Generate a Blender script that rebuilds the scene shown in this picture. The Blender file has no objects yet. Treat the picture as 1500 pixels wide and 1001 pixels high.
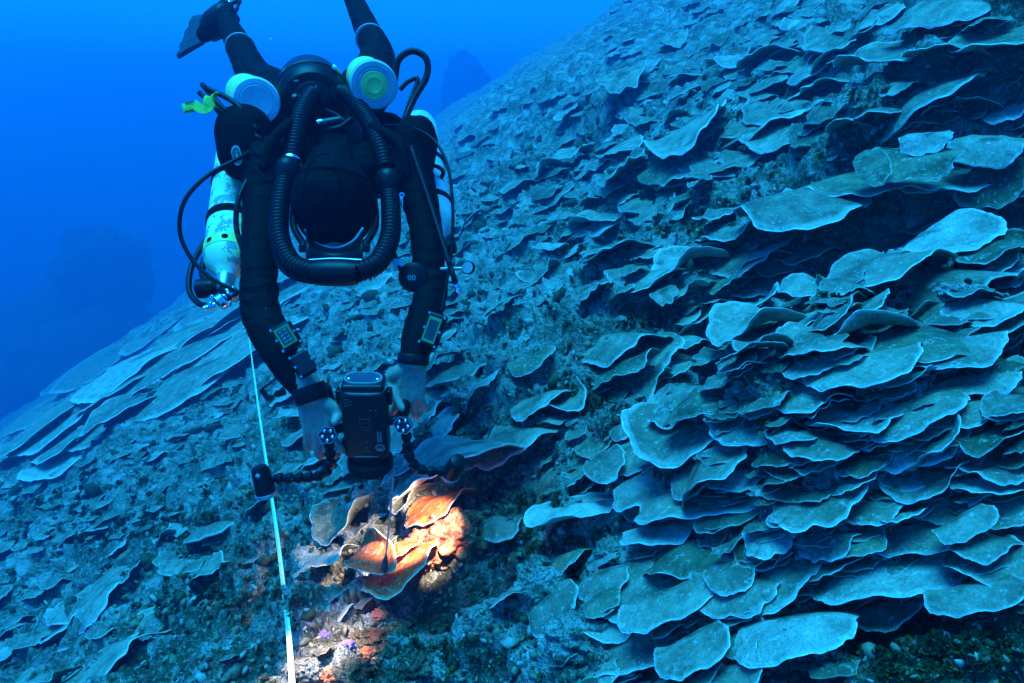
import bpy, bmesh, math, random
import numpy as np
from mathutils import Vector, Matrix, Quaternion
from mathutils.bvhtree import BVHTree

R = math.radians
scene = bpy.context.scene
COL = scene.collection
rng = random.Random(7)

# ------------------------------------------------------------------ camera
PITCH = 20.0
F = 750.0 / math.tan(R(37.5))            # focal length in photo pixels (1500 px wide)
cam_d = bpy.data.cameras.new('camera')
cam = bpy.data.objects.new('camera', cam_d)
COL.objects.link(cam)
cam.rotation_euler = (R(90 - PITCH), 0, 0)
cam_d.sensor_width = 36.0
cam_d.lens = 18.0 / math.tan(R(37.5))
cam_d.clip_start = 0.02
cam_d.clip_end = 500
scene.camera = cam

# ------------------------------------------------------------------ world, sun, exposure
SUN_ELEV, SUN_AZ = R(80), R(250)          # azimuth measured clockwise from +Y (north)
world = bpy.data.worlds.new('World')
scene.world = world
world.use_nodes = True
wn = world.node_tree
wn.nodes.clear()
w_out = wn.nodes.new('ShaderNodeOutputWorld')
w_bg = wn.nodes.new('ShaderNodeBackground')
w_sky = wn.nodes.new('ShaderNodeTexSky')
w_sky.sky_type = 'NISHITA'
w_sky.sun_disc = False
w_sky.sun_elevation = SUN_ELEV
w_sky.sun_rotation = SUN_AZ
w_tint = wn.nodes.new('ShaderNodeMix')     # daylight filtered by the water column above: red is gone
w_tint.data_type = 'RGBA'
w_tint.blend_type = 'MULTIPLY'
w_tint.inputs[0].default_value = 1.0
w_tint.inputs[7].default_value = (0.004, 0.275, 1.0, 1)
wn.links.new(w_sky.outputs[0], w_tint.inputs[6])
wn.links.new(w_tint.outputs[2], w_bg.inputs[0])
wn.links.new(w_bg.outputs[0], w_out.inputs[0])
w_bg.inputs[1].default_value = 0.15

sun_d = bpy.data.lights.new('sun', 'SUN')
sun_d.energy = 3.0
sun_d.angle = R(34)                        # softened by the rippled surface and the water
sun_d.color = (0.017, 0.53, 1.0)
sun = bpy.data.objects.new('sun', sun_d)
COL.objects.link(sun)
sd = Vector((math.sin(SUN_AZ) * math.cos(SUN_ELEV), math.cos(SUN_AZ) * math.cos(SUN_ELEV), math.sin(SUN_ELEV)))
sun.rotation_euler = sd.to_track_quat('Z', 'Y').to_euler()

scene.view_settings.view_transform = 'Standard'
scene.view_settings.look = 'None'
scene.view_settings.gamma = 1.0
scene.view_settings.exposure = 1.42
scene.view_settings.use_curve_mapping = False
scene.render.engine = 'CYCLES'
cy = scene.cycles
cy.use_denoising = True
cy.denoiser = 'OPENIMAGEDENOISE'
cy.max_bounces = 5
cy.diffuse_bounces = 2
cy.glossy_bounces = 2
cy.volume_bounces = 1
cy.transmission_bounces = 4
cy.use_fast_gi = False

HAZE_DENSITY = 0.045
HAZE_COLOR, HAZE_ABSORB = (0.05, 0.225, 0.44), (0.15, 0.40, 0.60)
LAMP_W = 16.0

# ------------------------------------------------------------------ view helpers (photo pixel + distance -> real point)
RX = Vector((1, 0, 0))
FW = Vector((0, math.cos(R(PITCH)), -math.sin(R(PITCH))))
UP = Vector((0, math.sin(R(PITCH)), math.cos(R(PITCH))))

def ray(px, py):
    return RX * ((px - 750.0) / F) + UP * ((500.5 - py) / F) + FW

def P(px, py, d):
    """Point seen at photo pixel (px, py), d metres in front of the camera."""
    return ray(px, py) * d

def pix(p):
    d = p.dot(FW)
    return 750 + F * p.dot(RX) / d, 500.5 - F * p.dot(UP) / d, d

# ------------------------------------------------------------------ object helpers
def link(o):
    COL.objects.link(o)
    return o

def tag(o, label=None, cat=None, group=None, kind=None):
    if label: o['label'] = label
    if cat: o['category'] = cat
    if group: o['group'] = group
    if kind: o['kind'] = kind
    return o

def empty(name, loc=(0, 0, 0), label=None, cat=None, group=None):
    o = bpy.data.objects.new(name, None)
    o.location = loc
    o.empty_display_size = 0.05
    link(o)
    return tag(o, label, cat, group)

def mesh_obj(name, verts, faces, mat=None, parent=None, smooth=True, uvs=None):
    me = bpy.data.meshes.new(name)
    me.from_pydata([tuple(v) for v in verts], [], faces)
    if uvs is not None:
        uv = me.uv_layers.new(name='UVMap')
        li = np.empty(len(me.loops), dtype=np.int32)
        me.loops.foreach_get('vertex_index', li)
        uv.data.foreach_set('uv', np.asarray(uvs, dtype=np.float32)[li].ravel())
    if smooth:
        me.polygons.foreach_set('use_smooth', [True] * len(me.polygons))
    if mat is not None:
        for m in (mat if isinstance(mat, (list, tuple)) else [mat]):
            me.materials.append(m)
    me.update()
    o = bpy.data.objects.new(name, me)
    link(o)
    if parent is not None:
        put(o, parent)
    return o

def put(o, parent):
    """Parent keeping the child's world position (parents here only carry a location)."""
    o.parent = parent
    o.location = Vector(o.location) - Vector(wloc(parent))

def wloc(o):
    v = Vector(o.location)
    while o.parent is not None:
        o = o.parent
        v = v + Vector(o.location)
    return v

# ------------------------------------------------------------------ numpy noise
_perm = np.random.RandomState(3).permutation(4096).astype(np.int64)
_grad = np.random.RandomState(5).normal(size=(4096, 3))
_grad /= np.linalg.norm(_grad, axis=1, keepdims=True)

def perlin(p):
    p = np.asarray(p, dtype=np.float64)
    i = np.floor(p).astype(np.int64)
    f = p - i
    u = f * f * f * (f * (f * 6 - 15) + 10)
    out = 0
    for dx in (0, 1):
        wx = u[:, 0] if dx else 1 - u[:, 0]
        hx = _perm[(i[:, 0] + dx) & 4095]
        for dy in (0, 1):
            wy = u[:, 1] if dy else 1 - u[:, 1]
            hy = _perm[(hx + i[:, 1] + dy) & 4095]
            for dz in (0, 1):
                wz = u[:, 2] if dz else 1 - u[:, 2]
                h = _perm[(hy + i[:, 2] + dz) & 4095]
                g = _grad[h]
                d = g[:, 0] * (f[:, 0] - dx) + g[:, 1] * (f[:, 1] - dy) + g[:, 2] * (f[:, 2] - dz)
                out = out + wx * wy * wz * d
    return out * 1.5

def fbm(p, octs=4, gain=0.5, lac=2.03):
    a, s, q = 1.0, 0, np.array(p, dtype=np.float64)
    for _ in range(octs):
        s = s + a * perlin(q)
        q = q * lac + 17.3
        a *= gain
    return s

def sstep(a, b, x):
    t = np.clip((x - a) / (b - a), 0, 1)
    return t * t * (3 - 2 * t)

# ------------------------------------------------------------------ materials
def new_mat(name):
    m = bpy.data.materials.new(name)
    m.use_nodes = True
    nt = m.node_tree
    b = nt.nodes['Principled BSDF']
    return m, nt, b

def N_(nt, t, **kw):
    n = nt.nodes.new(t)
    for k, v in kw.items():
        setattr(n, k, v)
    return n

def noise_node(nt, vec, scale, detail=4, rough=0.55, dist=0.0):
    n = N_(nt, 'ShaderNodeTexNoise')
    n.inputs['Scale'].default_value = scale
    n.inputs['Detail'].default_value = detail
    n.inputs['Roughness'].default_value = rough
    n.inputs['Distortion'].default_value = dist
    nt.links.new(vec, n.inputs['Vector'])
    return n.outputs['Fac']

def ramp(nt, fac, stops, interp='LINEAR'):
    r = N_(nt, 'ShaderNodeValToRGB')
    r.color_ramp.interpolation = interp
    el = r.color_ramp.elements
    while len(el) < len(stops):
        el.new(0.5)
    for e, (p, c) in zip(el, stops):
        e.position = p
        e.color = (*c, 1) if len(c) == 3 else c
    nt.links.new(fac, r.inputs[0])
    return r.outputs[0]

def mix(nt, fac, a, b, mode='MIX'):
    n = N_(nt, 'ShaderNodeMix', data_type='RGBA', blend_type=mode)
    for sock, v in ((n.inputs[0], fac), (n.inputs[6], a), (n.inputs[7], b)):
        if isinstance(v, (int, float)):
            sock.default_value = v
        elif isinstance(v, tuple):
            sock.default_value = (*v, 1) if len(v) == 3 else v
        else:
            nt.links.new(v, sock)
    return n.outputs[2]

def math_(nt, op, a, b=None):
    n = N_(nt, 'ShaderNodeMath', operation=op)
    for s, v in zip(n.inputs, (a, b)):
        if v is None: continue
        if isinstance(v, (int, float)): s.default_value = v
        else: nt.links.new(v, s)
    return n.outputs[0]

def bump(nt, b, h, strength, dist):
    n = N_(nt, 'ShaderNodeBump')
    n.inputs['Strength'].default_value = strength
    n.inputs['Distance'].default_value = dist
    nt.links.new(h, n.inputs['Height'])
    nt.links.new(n.outputs[0], b.inputs['Normal'])

def simple_mat(name, col, rough=0.5, metal=0.0, spec=0.5, vary=0.25, scale=60, bmp=0.0):
    m, nt, b = new_mat(name)
    tc = N_(nt, 'ShaderNodeTexCoord').outputs['Object']
    f = noise_node(nt, tc, scale, 4)
    lo = tuple(c * (1 - vary) for c in col)
    hi = tuple(min(1, c * (1 + vary)) for c in col)
    nt.links.new(ramp(nt, f, [(0.3, lo), (0.7, hi)]), b.inputs['Base Color'])
    nt.links.new(math_(nt, 'ADD', math_(nt, 'MULTIPLY', f, 0.2), rough - 0.1), b.inputs['Roughness'])
    b.inputs['Metallic'].default_value = metal
    b.inputs['Specular IOR Level'].default_value = spec
    if bmp: bump(nt, b, f, bmp, 0.003)
    return m

# reef rock: pale sediment, coralline crust, dark turf, all mixed at several scales
def reef_mat(name='reef_rock', gain=1.0, tint=(1, 1, 1)):
    m, nt, b = new_mat(name)
    pos = N_(nt, 'ShaderNodeNewGeometry').outputs['Position']
    big = noise_node(nt, pos, 1.4, 4, 0.6)
    mid = noise_node(nt, pos, 9, 6, 0.68, 0.3)
    fine = noise_node(nt, pos, 48, 5, 0.7)
    grit = noise_node(nt, pos, 170, 3, 0.7)
    base = ramp(nt, mid, [(0.30, (0.03, 0.035, 0.028)), (0.42, (0.12, 0.105, 0.075)), (0.51, (0.30, 0.26, 0.20)), (0.62, (0.50, 0.46, 0.40)), (0.8, (0.66, 0.62, 0.56))])
    turf = ramp(nt, fine, [(0.36, (0.03, 0.042, 0.02)), (0.50, (0.14, 0.135, 0.07)), (0.64, (0.42, 0.38, 0.31))])
    c = mix(nt, ramp(nt, big, [(0.42, (0, 0, 0)), (0.6, (1, 1, 1))]), base, turf)
    pale = ramp(nt, fine, [(0.54, (0, 0, 0)), (0.64, (1, 1, 1))])
    c = mix(nt, math_(nt, 'MULTIPLY', pale, 0.55), c, (0.62, 0.58, 0.52))
    patch = noise_node(nt, pos, 4.2, 6, 0.7, 0.4)
    c = mix(nt, ramp(nt, patch, [(0.50, (0, 0, 0)), (0.62, (0.85, 0.85, 0.85))]), c, mix(nt, fine, (0.30, 0.27, 0.22), (0.86, 0.82, 0.74)))
    c = mix(nt, ramp(nt, patch, [(0.34, (0.8, 0.8, 0.8)), (0.44, (0, 0, 0))]), c, (0.045, 0.05, 0.03))
    sed = N_(nt, 'ShaderNodeAttribute', attribute_name='sediment').outputs['Fac']       # where sand and bleached bits collect
    sedm = math_(nt, 'MULTIPLY', sed, ramp(nt, math_(nt, 'ADD', math_(nt, 'MULTIPLY', mid, .6), math_(nt, 'MULTIPLY', fine, .4)), [(0.40, (0, 0, 0)), (0.56, (1, 1, 1))]))
    c = mix(nt, sedm, c, mix(nt, fine, (0.42, 0.40, 0.35), (0.9, 0.88, 0.82)))
    turf_shade = N_(nt, 'ShaderNodeAttribute', attribute_name='turf').outputs['Fac']           # dark algal turf, plus shade painted into the hollows
    turf_shade_m = math_(nt, 'MULTIPLY', turf_shade, ramp(nt, fine, [(0.44, (1, 1, 1)), (0.62, (0.35, 0.35, 0.35))]))
    c = mix(nt, turf_shade_m, c, mix(nt, mid, (0.02, 0.026, 0.016), (0.13, 0.125, 0.08)))
    pink = noise_node(nt, pos, 14, 3, 0.5)
    c = mix(nt, ramp(nt, pink, [(0.60, (0, 0, 0)), (0.68, (0.7, 0.7, 0.7))]), c, (0.48, 0.17, 0.15))
    c = mix(nt, ramp(nt, grit, [(0.38, (0.8, 0.8, 0.8)), (0.5, (0, 0, 0))]), c, (0.016, 0.02, 0.016))
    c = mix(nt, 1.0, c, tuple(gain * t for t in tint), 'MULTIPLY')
    nt.links.new(c, b.inputs['Base Color'])
    b.inputs['Roughness'].default_value = 0.92
    b.inputs['Specular IOR Level'].default_value = 0.15
    h = math_(nt, 'ADD', math_(nt, 'MULTIPLY', fine, 1.0), math_(nt, 'ADD', math_(nt, 'MULTIPLY', mid, 1.6), math_(nt, 'MULTIPLY', grit, 0.35)))
    bump(nt, b, h, 1.0, 0.035)
    return m

def plate_mat(name, lo, mid_, hi, rim, speck=0.5):
    m, nt, b = new_mat(name)
    tc = N_(nt, 'ShaderNodeTexCoord')
    uv = tc.outputs['UV']
    sep = N_(nt, 'ShaderNodeSeparateXYZ')
    nt.links.new(uv, sep.inputs[0])
    pos = N_(nt, 'ShaderNodeNewGeometry').outputs['Position']
    oi = N_(nt, 'ShaderNodeObjectInfo')
    n1 = noise_node(nt, pos, 16, 5, 0.6)
    n2 = noise_node(nt, pos, 85, 5, 0.7)
    n3 = noise_node(nt, pos, 38, 3, 0.65)
    c = ramp(nt, n1, [(0.30, lo), (0.5, mid_), (0.70, hi)])
    tone = math_(nt, 'ADD', math_(nt, 'MULTIPLY', oi.outputs['Random'], 0.55), 0.68)
    cc = N_(nt, 'ShaderNodeCombineXYZ')
    for k in range(3): nt.links.new(tone, cc.inputs[k])
    c = mix(nt, 1.0, c, cc.outputs[0], 'MULTIPLY')
    # growth lines: fine rings that follow the margin
    wob = math_(nt, 'ADD', sep.outputs[1], math_(nt, 'MULTIPLY', n1, 0.03))
    ring = math_(nt, 'SINE', math_(nt, 'MULTIPLY', wob, 200))
    ring01 = math_(nt, 'ADD', math_(nt, 'MULTIPLY', ring, 0.5), 0.5)
    c = mix(nt, math_(nt, 'MULTIPLY', ring01, 0.05), c, (lo[0] * .6, lo[1] * .6, lo[2] * .6))
    n4 = noise_node(nt, pos, 7, 5, 0.7, 0.5)
    c = mix(nt, ramp(nt, n4, [(0.36, (0.75, 0.75, 0.75)), (0.50, (0, 0, 0))]), c, (lo[0] * .55, lo[1] * .6, lo[2] * .55))
    c = mix(nt, ramp(nt, n4, [(0.54, (0, 0, 0)), (0.68, (0.6, 0.6, 0.6))]), c, (min(hi[0] * 1.4, .8), min(hi[1] * 1.4, .75), min(hi[2] * 1.45, .7)))
    # sediment flecks
    c = mix(nt, math_(nt, 'MULTIPLY', ramp(nt, n2, [(0.57, (0, 0, 0)), (0.66, (1, 1, 1))]), speck), c, (0.72, 0.68, 0.62))
    c = mix(nt, math_(nt, 'MULTIPLY', ramp(nt, n3, [(0.60, (0, 0, 0)), (0.74, (1, 1, 1))]), 0.45), c, (0.50, 0.44, 0.37))
    n5 = noise_node(nt, pos, 21, 6, 0.75, 0.8)
    c = mix(nt, ramp(nt, n5, [(0.62, (0, 0, 0)), (0.68, (0.8, 0.8, 0.8))]), c, mix(nt, n3, (0.05, 0.055, 0.03), (0.55, 0.5, 0.43)))
    # turf and silt on the old middle part
    old = ramp(nt, math_(nt, 'ADD', sep.outputs[1], math_(nt, 'MULTIPLY', math_(nt, 'SUBTRACT', n3, 0.5), 0.9)), [(0.10, (0.8, 0.8, 0.8)), (0.36, (0, 0, 0))])
    c = mix(nt, old, c, (0.07, 0.065, 0.04))
    n6 = noise_node(nt, pos, 240, 2, 0.7)
    c = mix(nt, 1.0, c, ramp(nt, n6, [(0.3, (0.72, 0.72, 0.72)), (0.7, (1.2, 1.2, 1.2))]), 'MULTIPLY')
    # pale growing margin
    edge = ramp(nt, math_(nt, 'ADD', sep.outputs[1], math_(nt, 'MULTIPLY', math_(nt, 'SUBTRACT', n3, 0.5), 0.05)), [(0.925, (0, 0, 0)), (0.985, (1, 1, 1))])
    c = mix(nt, math_(nt, 'MULTIPLY', edge, 0.65), c, rim)
    nt.links.new(c, b.inputs['Base Color'])
    b.inputs['Roughness'].default_value = 0.75
    b.inputs['Specular IOR Level'].default_value = 0.25
    h = math_(nt, 'ADD', math_(nt, 'MULTIPLY', ring, 0.015), math_(nt, 'ADD', math_(nt, 'MULTIPLY', n1, 1.2), math_(nt, 'MULTIPLY', n2, 0.25)))
    bump(nt, b, h, 0.9, 0.016)
    return m

M = {}
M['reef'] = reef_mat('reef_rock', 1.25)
M['reef_dark'] = reef_mat('silhouette_rock', 0.3)  # reef rock darkened: the shade of distant silhouettes is put into the colour
M['plate'] = plate_mat('plate_coral_skin', (0.17, 0.15, 0.10), (0.30, 0.25, 0.17), (0.42, 0.35, 0.25), (0.62, 0.55, 0.46))
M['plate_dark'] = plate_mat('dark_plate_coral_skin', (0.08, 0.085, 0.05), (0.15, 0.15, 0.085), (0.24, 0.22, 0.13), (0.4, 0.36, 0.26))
M['plate_pale'] = plate_mat('pale_plate_coral_skin', (0.28, 0.25, 0.19), (0.42, 0.37, 0.29), (0.55, 0.49, 0.40), (0.72, 0.66, 0.58), 0.7)
M['plate_red'] = plate_mat('orange_plate_coral_skin', (0.42, 0.07, 0.015), (0.60, 0.11, 0.022), (0.72, 0.18, 0.045), (0.9, 0.5, 0.26))
M['rim'] = simple_mat('coral_rim', (0.84, 0.84, 0.78), 0.7, spec=0.3, vary=0.2, scale=45)
M['rim_white'] = simple_mat('white_coral_rim', (0.85, 0.82, 0.78), 0.7, spec=0.3, vary=0.1, scale=45)
# ------------------------------------------------------------------ reef slope
HN = 0.95                                           # camera height above the slope, along its normal
NW = Vector((-0.539, -0.05, 0.841)).normalized()
T1 = (Vector((0, 1, 0)) - NW * NW.y).normalized()   # along the slope, away from the camera
T2 = T1.cross(NW).normalized()                      # up the slope
OUTW = (-T2 * 0.45 - T1 * 0.89).normalized()        # the way the coral shelves face

def on_plane(px, py):
    d = ray(px, py)
    k = NW.dot(d)
    return d * (-HN / k) if k < -1e-4 else None

def plane_ab(px, py):
    p = on_plane(px, py) + NW * HN
    return p.dot(T1), p.dot(T2)

# hollows and swellings of the slope: photo pixel, radius along / up the slope (m), height (m)
LUMPS = [
    (1250, 335, 0.26, 0.50, -0.60), (1370, 322, 0.24, 0.40, -0.55), (1165, 345, 0.22, 0.25, -0.32),
    (1300, 250, 0.22, 0.8, 0.16), (1430, 280, 0.22, 0.5, 0.14),
    (690, 890, 0.12, 0.15, -0.24), (740, 790, 0.10, 0.12, -0.08), (640, 760, 0.12, 0.12, 0.07),
    (960, 460, 0.16, 0.25, -0.13), (1010, 520, 0.18, 0.14, -0.14), (1060, 590, 0.16, 0.14, -0.10),
    (840, 200, 0.9, 0.5, -0.35), (900, 150, 0.8, 0.6, 0.25), (870, 330, 0.5, 0.5, -0.18),
    (1180, 640, 0.4, 0.4, 0.10), (1250, 800, 0.4, 0.3, 0.06), (800, 560, 0.3, 0.4, 0.12),
    (1400, 960, 0.15, 0.18, -0.12), (870, 800, 0.10, 0.16, -0.08), (460, 960, 0.18, 0.2, 0.05),
    (120, 600, 1.2, 1.2, 0.25), (60, 760, 0.6, 0.5, -0.08), (250, 760, 0.4, 0.35, -0.06), (110, 930, 0.25, 0.25, 0.06),
    (1440, 100, 0.5, 0.5, 0.18), (1150, 150, 0.5, 0.5, -0.1), (700, 420, 0.8, 0.5, -0.1),
]
LUMPS = [(*plane_ab(px, py), ra, rb, h) for px, py, ra, rb, h in LUMPS]

def saw(x):
    """Shelf profile: rises outward, then falls away steeply."""
    f = x - np.floor(x)
    return np.where(f < 0.86, f / 0.86, (1 - f) / 0.14)

def slope_height(a, b):
    r = np.hypot(a, b)
    q = np.stack([a, b, np.zeros_like(a)], 1)
    h = 0.34 * fbm(q * 0.16 + 3.1, 3) * sstep(1.5, 7, r) * 1.6
    h += 0.13 * fbm(q * 0.75 + 9.4, 3)
    # shelves of old plates, facing OUTW
    w = -(b * T2.dot(-OUTW) + a * T1.dot(-OUTW))
    along = b * 0.89 - a * 0.45
    m = fbm(np.stack([a * .55, b * .55, a * 0 + 4], 1), 2)
    n1 = perlin(np.stack([w * 1.6, along * 0.9, a * 0 + 1.7], 1)) * 0.9
    n2 = perlin(np.stack([w * 4.2, along * 2.6, a * 0 + 7.7], 1)) * 0.9
    rub = sstep(-0.15, 0.35, m + 0.25 * np.clip(b - 0.2, -1, 1))
    h += (0.070 * saw(w / 0.42 + n1) + 0.035 * saw(w / 0.15 + n2)) * (0.35 + 0.65 * rub) * (1 - 0.45 * sstep(3, 6, r))
    h += 0.05 * saw(w / 1.5 + n1 * 0.7) * sstep(4, 9, r)
    # rubble
    q4 = q * 3.4
    h += 0.075 * (1 - 2 * np.abs(fbm(q4 + 2.2, 3))) * (1.15 - 0.55 * rub)
    h += 0.036 * fbm(q * 10 + 5.5, 4, 0.62)
    near = r < 7
    fine = np.zeros_like(h)
    fine[near] = 0.012 * fbm(q[near] * 34 + 1.1, 3, 0.65)
    h += fine
    for la, lb, ra, rb, lh in LUMPS:
        h += lh * np.exp(-((a - la) / ra) ** 2 - ((b - lb) / rb) ** 2)
    return h - 0.03

def reef_points(a, b):
    h = slope_height(a, b)
    Q = np.array(NW)[None] * (h - HN)[:, None] + np.array(T1)[None] * a[:, None] + np.array(T2)[None] * b[:, None]
    z = Q[:, 2]
    Q[:, 2] = np.where(z > 3.2, 3.2 + 1.6 * (1 - np.exp(-(z - 3.2) / 1.6)), z)   # the slope rounds off into the reef top
    return Q

nr, nth = 720, 900
qq = np.linspace(0.22 ** -0.6, 58 ** -0.6, nr)
rr = qq ** (-1 / 0.6)
th = np.linspace(R(-105), R(112), nth)
A_, T_ = np.meshgrid(rr, th, indexing='ij')
pts = reef_points((A_ * np.cos(T_)).ravel(), (A_ * np.sin(T_)).ravel())
idx = np.arange(nr * nth).reshape(nr, nth)
quads = np.stack([idx[:-1, :-1], idx[1:, :-1], idx[1:, 1:], idx[:-1, 1:]], -1).reshape(-1, 4)
me = bpy.data.meshes.new('reef_slope')
me.vertices.add(len(pts)); me.vertices.foreach_set('co', pts.astype(np.float32).ravel())
me.loops.add(quads.size); me.loops.foreach_set('vertex_index', quads.astype(np.int32).ravel())
me.polygons.add(len(quads)); me.polygons.foreach_set('loop_start', np.arange(0, quads.size, 4, dtype=np.int32))
me.polygons.foreach_set('use_smooth', np.ones(len(quads), dtype=bool))
me.update(); me.validate()
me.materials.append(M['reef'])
SAND = [(640, 605, .16, 1.0), (618, 575, .14, .8), (690, 470, .5, .55), (800, 415, .35, .7), (680, 540, .3, .6), (500, 705, .3, .4), (850, 930, .12, .7), (1360, 105, .3, .6),
        (925, 830, .08, .8), (760, 300, .7, .5), (560, 470, .6, .4), (1240, 160, .3, .4), (460, 975, .08, .7), (880, 780, .08, .7), (1080, 130, .4, .45), (640, 350, 1.2, .4)]
rel = pts + np.array(NW)[None] * HN
pa, pb = rel @ np.array(T1), rel @ np.array(T2)
sed_ = np.zeros(len(pts))
for px, py, rad, k in SAND:
    la, lb = plane_ab(px, py)
    sed_ = np.maximum(sed_, k * np.exp(-((pa - la) ** 2 + (pb - lb) ** 2) / rad ** 2))
TURF_SHADE = [(160, 770, .55, .85), (300, 800, .3, .7), (230, 690, .6, .8), (60, 870, .4, .8), (350, 870, .2, .8), (700, 885, .13, 1.0), (655, 862, .09, 1.0), (740, 780, .10, .9), (800, 770, .08, .8), (1290, 330, .3, 1.0),  # algal turf on the slope; in the hollows and cave, painted shade
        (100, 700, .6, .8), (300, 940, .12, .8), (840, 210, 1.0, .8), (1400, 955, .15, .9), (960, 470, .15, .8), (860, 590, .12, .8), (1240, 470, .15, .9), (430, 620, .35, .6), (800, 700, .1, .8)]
turf_shade_ = np.zeros(len(pts))
for px, py, rad, k in TURF_SHADE:
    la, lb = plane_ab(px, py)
    turf_shade_ = np.maximum(turf_shade_, k * np.exp(-((pa - la) ** 2 + (pb - lb) ** 2) / rad ** 2))
me.attributes.new('turf', 'FLOAT', 'POINT').data.foreach_set('value', turf_shade_.astype(np.float32))  # carries both the turf and the painted shade
at_ = me.attributes.new('sediment', 'FLOAT', 'POINT')
at_.data.foreach_set('value', sed_.astype(np.float32))
reef = link(bpy.data.objects.new('reef_slope', me))
tag(reef, kind='structure')

# ground lookup on a coarser copy
st = 2
p2 = pts.reshape(nr, nth, 3)[::st, ::st]
n2r, n2t = p2.shape[:2]
i2 = np.arange(n2r * n2t).reshape(n2r, n2t)
q2 = np.stack([i2[:-1, :-1], i2[1:, :-1], i2[1:, 1:], i2[:-1, 1:]], -1).reshape(-1, 4)
REEF = BVHTree.FromPolygons([tuple(v) for v in p2.reshape(-1, 3).tolist()], q2.tolist())

def ground(px, py):
    d = ray(px, py).normalized()
    hit = REEF.ray_cast(Vector((0, 0, 0)), d, 80)
    return hit[0]

def ground_under(p):
    hit = REEF.ray_cast(Vector(p) + NW * 1.5, -NW, 6)
    return hit[0]

# ------------------------------------------------------------------ plate corals
OY = -0.34                                            # where a plate grows out of the rock

def plate_shape(seed, nr_=12, nt_=84, lobes=3, wav=0.10, curl=0.05, power=2.4, back=0.62, fold=0.06):
    """Outline and surface of a shelf coral; 1 wide along x, free margin towards +y."""
    g = random.Random(seed)
    ph = [g.uniform(0, 6.28) for _ in range(8)]
    asy = g.uniform(-0.22, 0.22)
    def outline(t):
        c, s = math.cos(t), math.sin(t)
        e = (abs(c) ** power + abs(s) ** power) ** (-1 / power)
        w = 1 + wav * (0.6 * math.sin(lobes * t + ph[0]) + 0.45 * math.sin((lobes * 2 + 1) * t + ph[1]) + 0.25 * math.sin((lobes * 4 + 1) * t + ph[2]))
        w += 0.016 * math.sin(11 * t + ph[3]) * math.sin(2 * t + ph[6]) + 0.008 * math.sin(27 * t + ph[4]) + g.uniform(-.004, .004)
        w += asy * c * max(s, 0)
        x, y = 0.5 * c * e * w, 0.5 * s * e * w
        if y < 0: y *= back / 0.5
        return x, y
    ol = [outline(2 * math.pi * k / nt_) for k in range(nt_)]
    def z(x, y, r, t):
        v = curl * (r ** 4) * (0.7 + 0.6 * math.sin(2 * t + ph[5]))
        v += 0.05 * r ** 3 * math.sin(lobes * t + ph[6]) + 0.022 * r ** 5 * math.sin((lobes * 2 + 3) * t + ph[7])
        v += fold * 0.5 * r * r * math.sin(x * 7 + ph[1]) * math.sin(y * 4 + ph[3])
        v += 0.011 * r ** 6 * math.sin(17 * t + ph[2]) + 0.07 * (1 - r * r) * (1 if curl > 0 else 0.4)
        v -= 1.25 * max(0.0, -y - 0.06) ** 1.5                # the back bends down into the rock
        return v
    return ol, z

def plate_mesh(name, seed, mat, rim_mat, nr_=12, nt_=84, thick=0.030, **kw):
    ol, z = plate_shape(seed, nr_, nt_, **kw)
    V, UV, Fc = [], [], []
    rs = [0.0] + [((k + 1) / nr_) ** 0.75 for k in range(nr_)]
    def surf(off):
        base = len(V)
        for i, r in enumerate(rs):
            for k in range(nt_):
                t = 2 * math.pi * k / nt_
                x, y = ol[k][0] * r, OY + (ol[k][1] - OY) * r
                o = off * (1.0 if r < 0.96 else 0.55)
                V.append((x, y, z(x, y, r, t) + o - (0.05 * (1 - r) if off < 0 else 0)))
                UV.append((k / nt_, r))
        for i in range(nr_):
            for k in range(nt_):
                a, b = base + i * nt_ + k, base + i * nt_ + (k + 1) % nt_
                f = (a, a + nt_, b + nt_, b)
                Fc.append(f if off > 0 else f[::-1])
        return base
    b0 = surf(thick / 2)
    b1 = surf(-thick / 2)
    o0, o1 = b0 + nr_ * nt_, b1 + nr_ * nt_
    for k in range(nt_):
        k2 = (k + 1) % nt_
        Fc.append((o0 + k, o1 + k, o1 + k2, o0 + k2))
    me = bpy.data.meshes.new(name)
    me.from_pydata(V, [], Fc)
    uv = me.uv_layers.new(name='UVMap')
    li = np.empty(len(me.loops), dtype=np.int32); me.loops.foreach_get('vertex_index', li)
    uv.data.foreach_set('uv', np.asarray(UV, dtype=np.float32)[li].ravel())
    me.polygons.foreach_set('use_smooth', [True] * len(me.polygons))
    me.materials.append(mat)
    # the pale growing lip along the free margin
    g = random.Random(seed + 99)
    rv, rf, n = [], [], 5
    for k in range(nt_):
        t = 2 * math.pi * k / nt_
        x, y = ol[k]
        zz = z(x, y, 1.0, t)
        L = math.hypot(x, y)
        ux, uy = x / L, y / L
        rad = 0.0058 * g.uniform(0.4, 1.5) * (1 if y > -0.12 else 0.2)
        for j in range(n):
            a = 2 * math.pi * j / n
            rv.append((x + ux * rad * math.cos(a), y + uy * rad * math.cos(a), zz + rad * 1.25 * math.sin(a)))
    for k in range(nt_):
        for j in range(n):
            a, b = k * n + j, k * n + (j + 1) % n
            c, d = ((k + 1) % nt_) * n + (j + 1) % n, ((k + 1) % nt_) * n + j
            rf.append((a, d, c, b))
    rm = bpy.data.meshes.new('rim')
    rm.from_pydata(rv, [], rf)
    rm.polygons.foreach_set('use_smooth', [True] * len(rm.polygons))
    rm.materials.append(rim_mat)
    return me, rm

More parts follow.
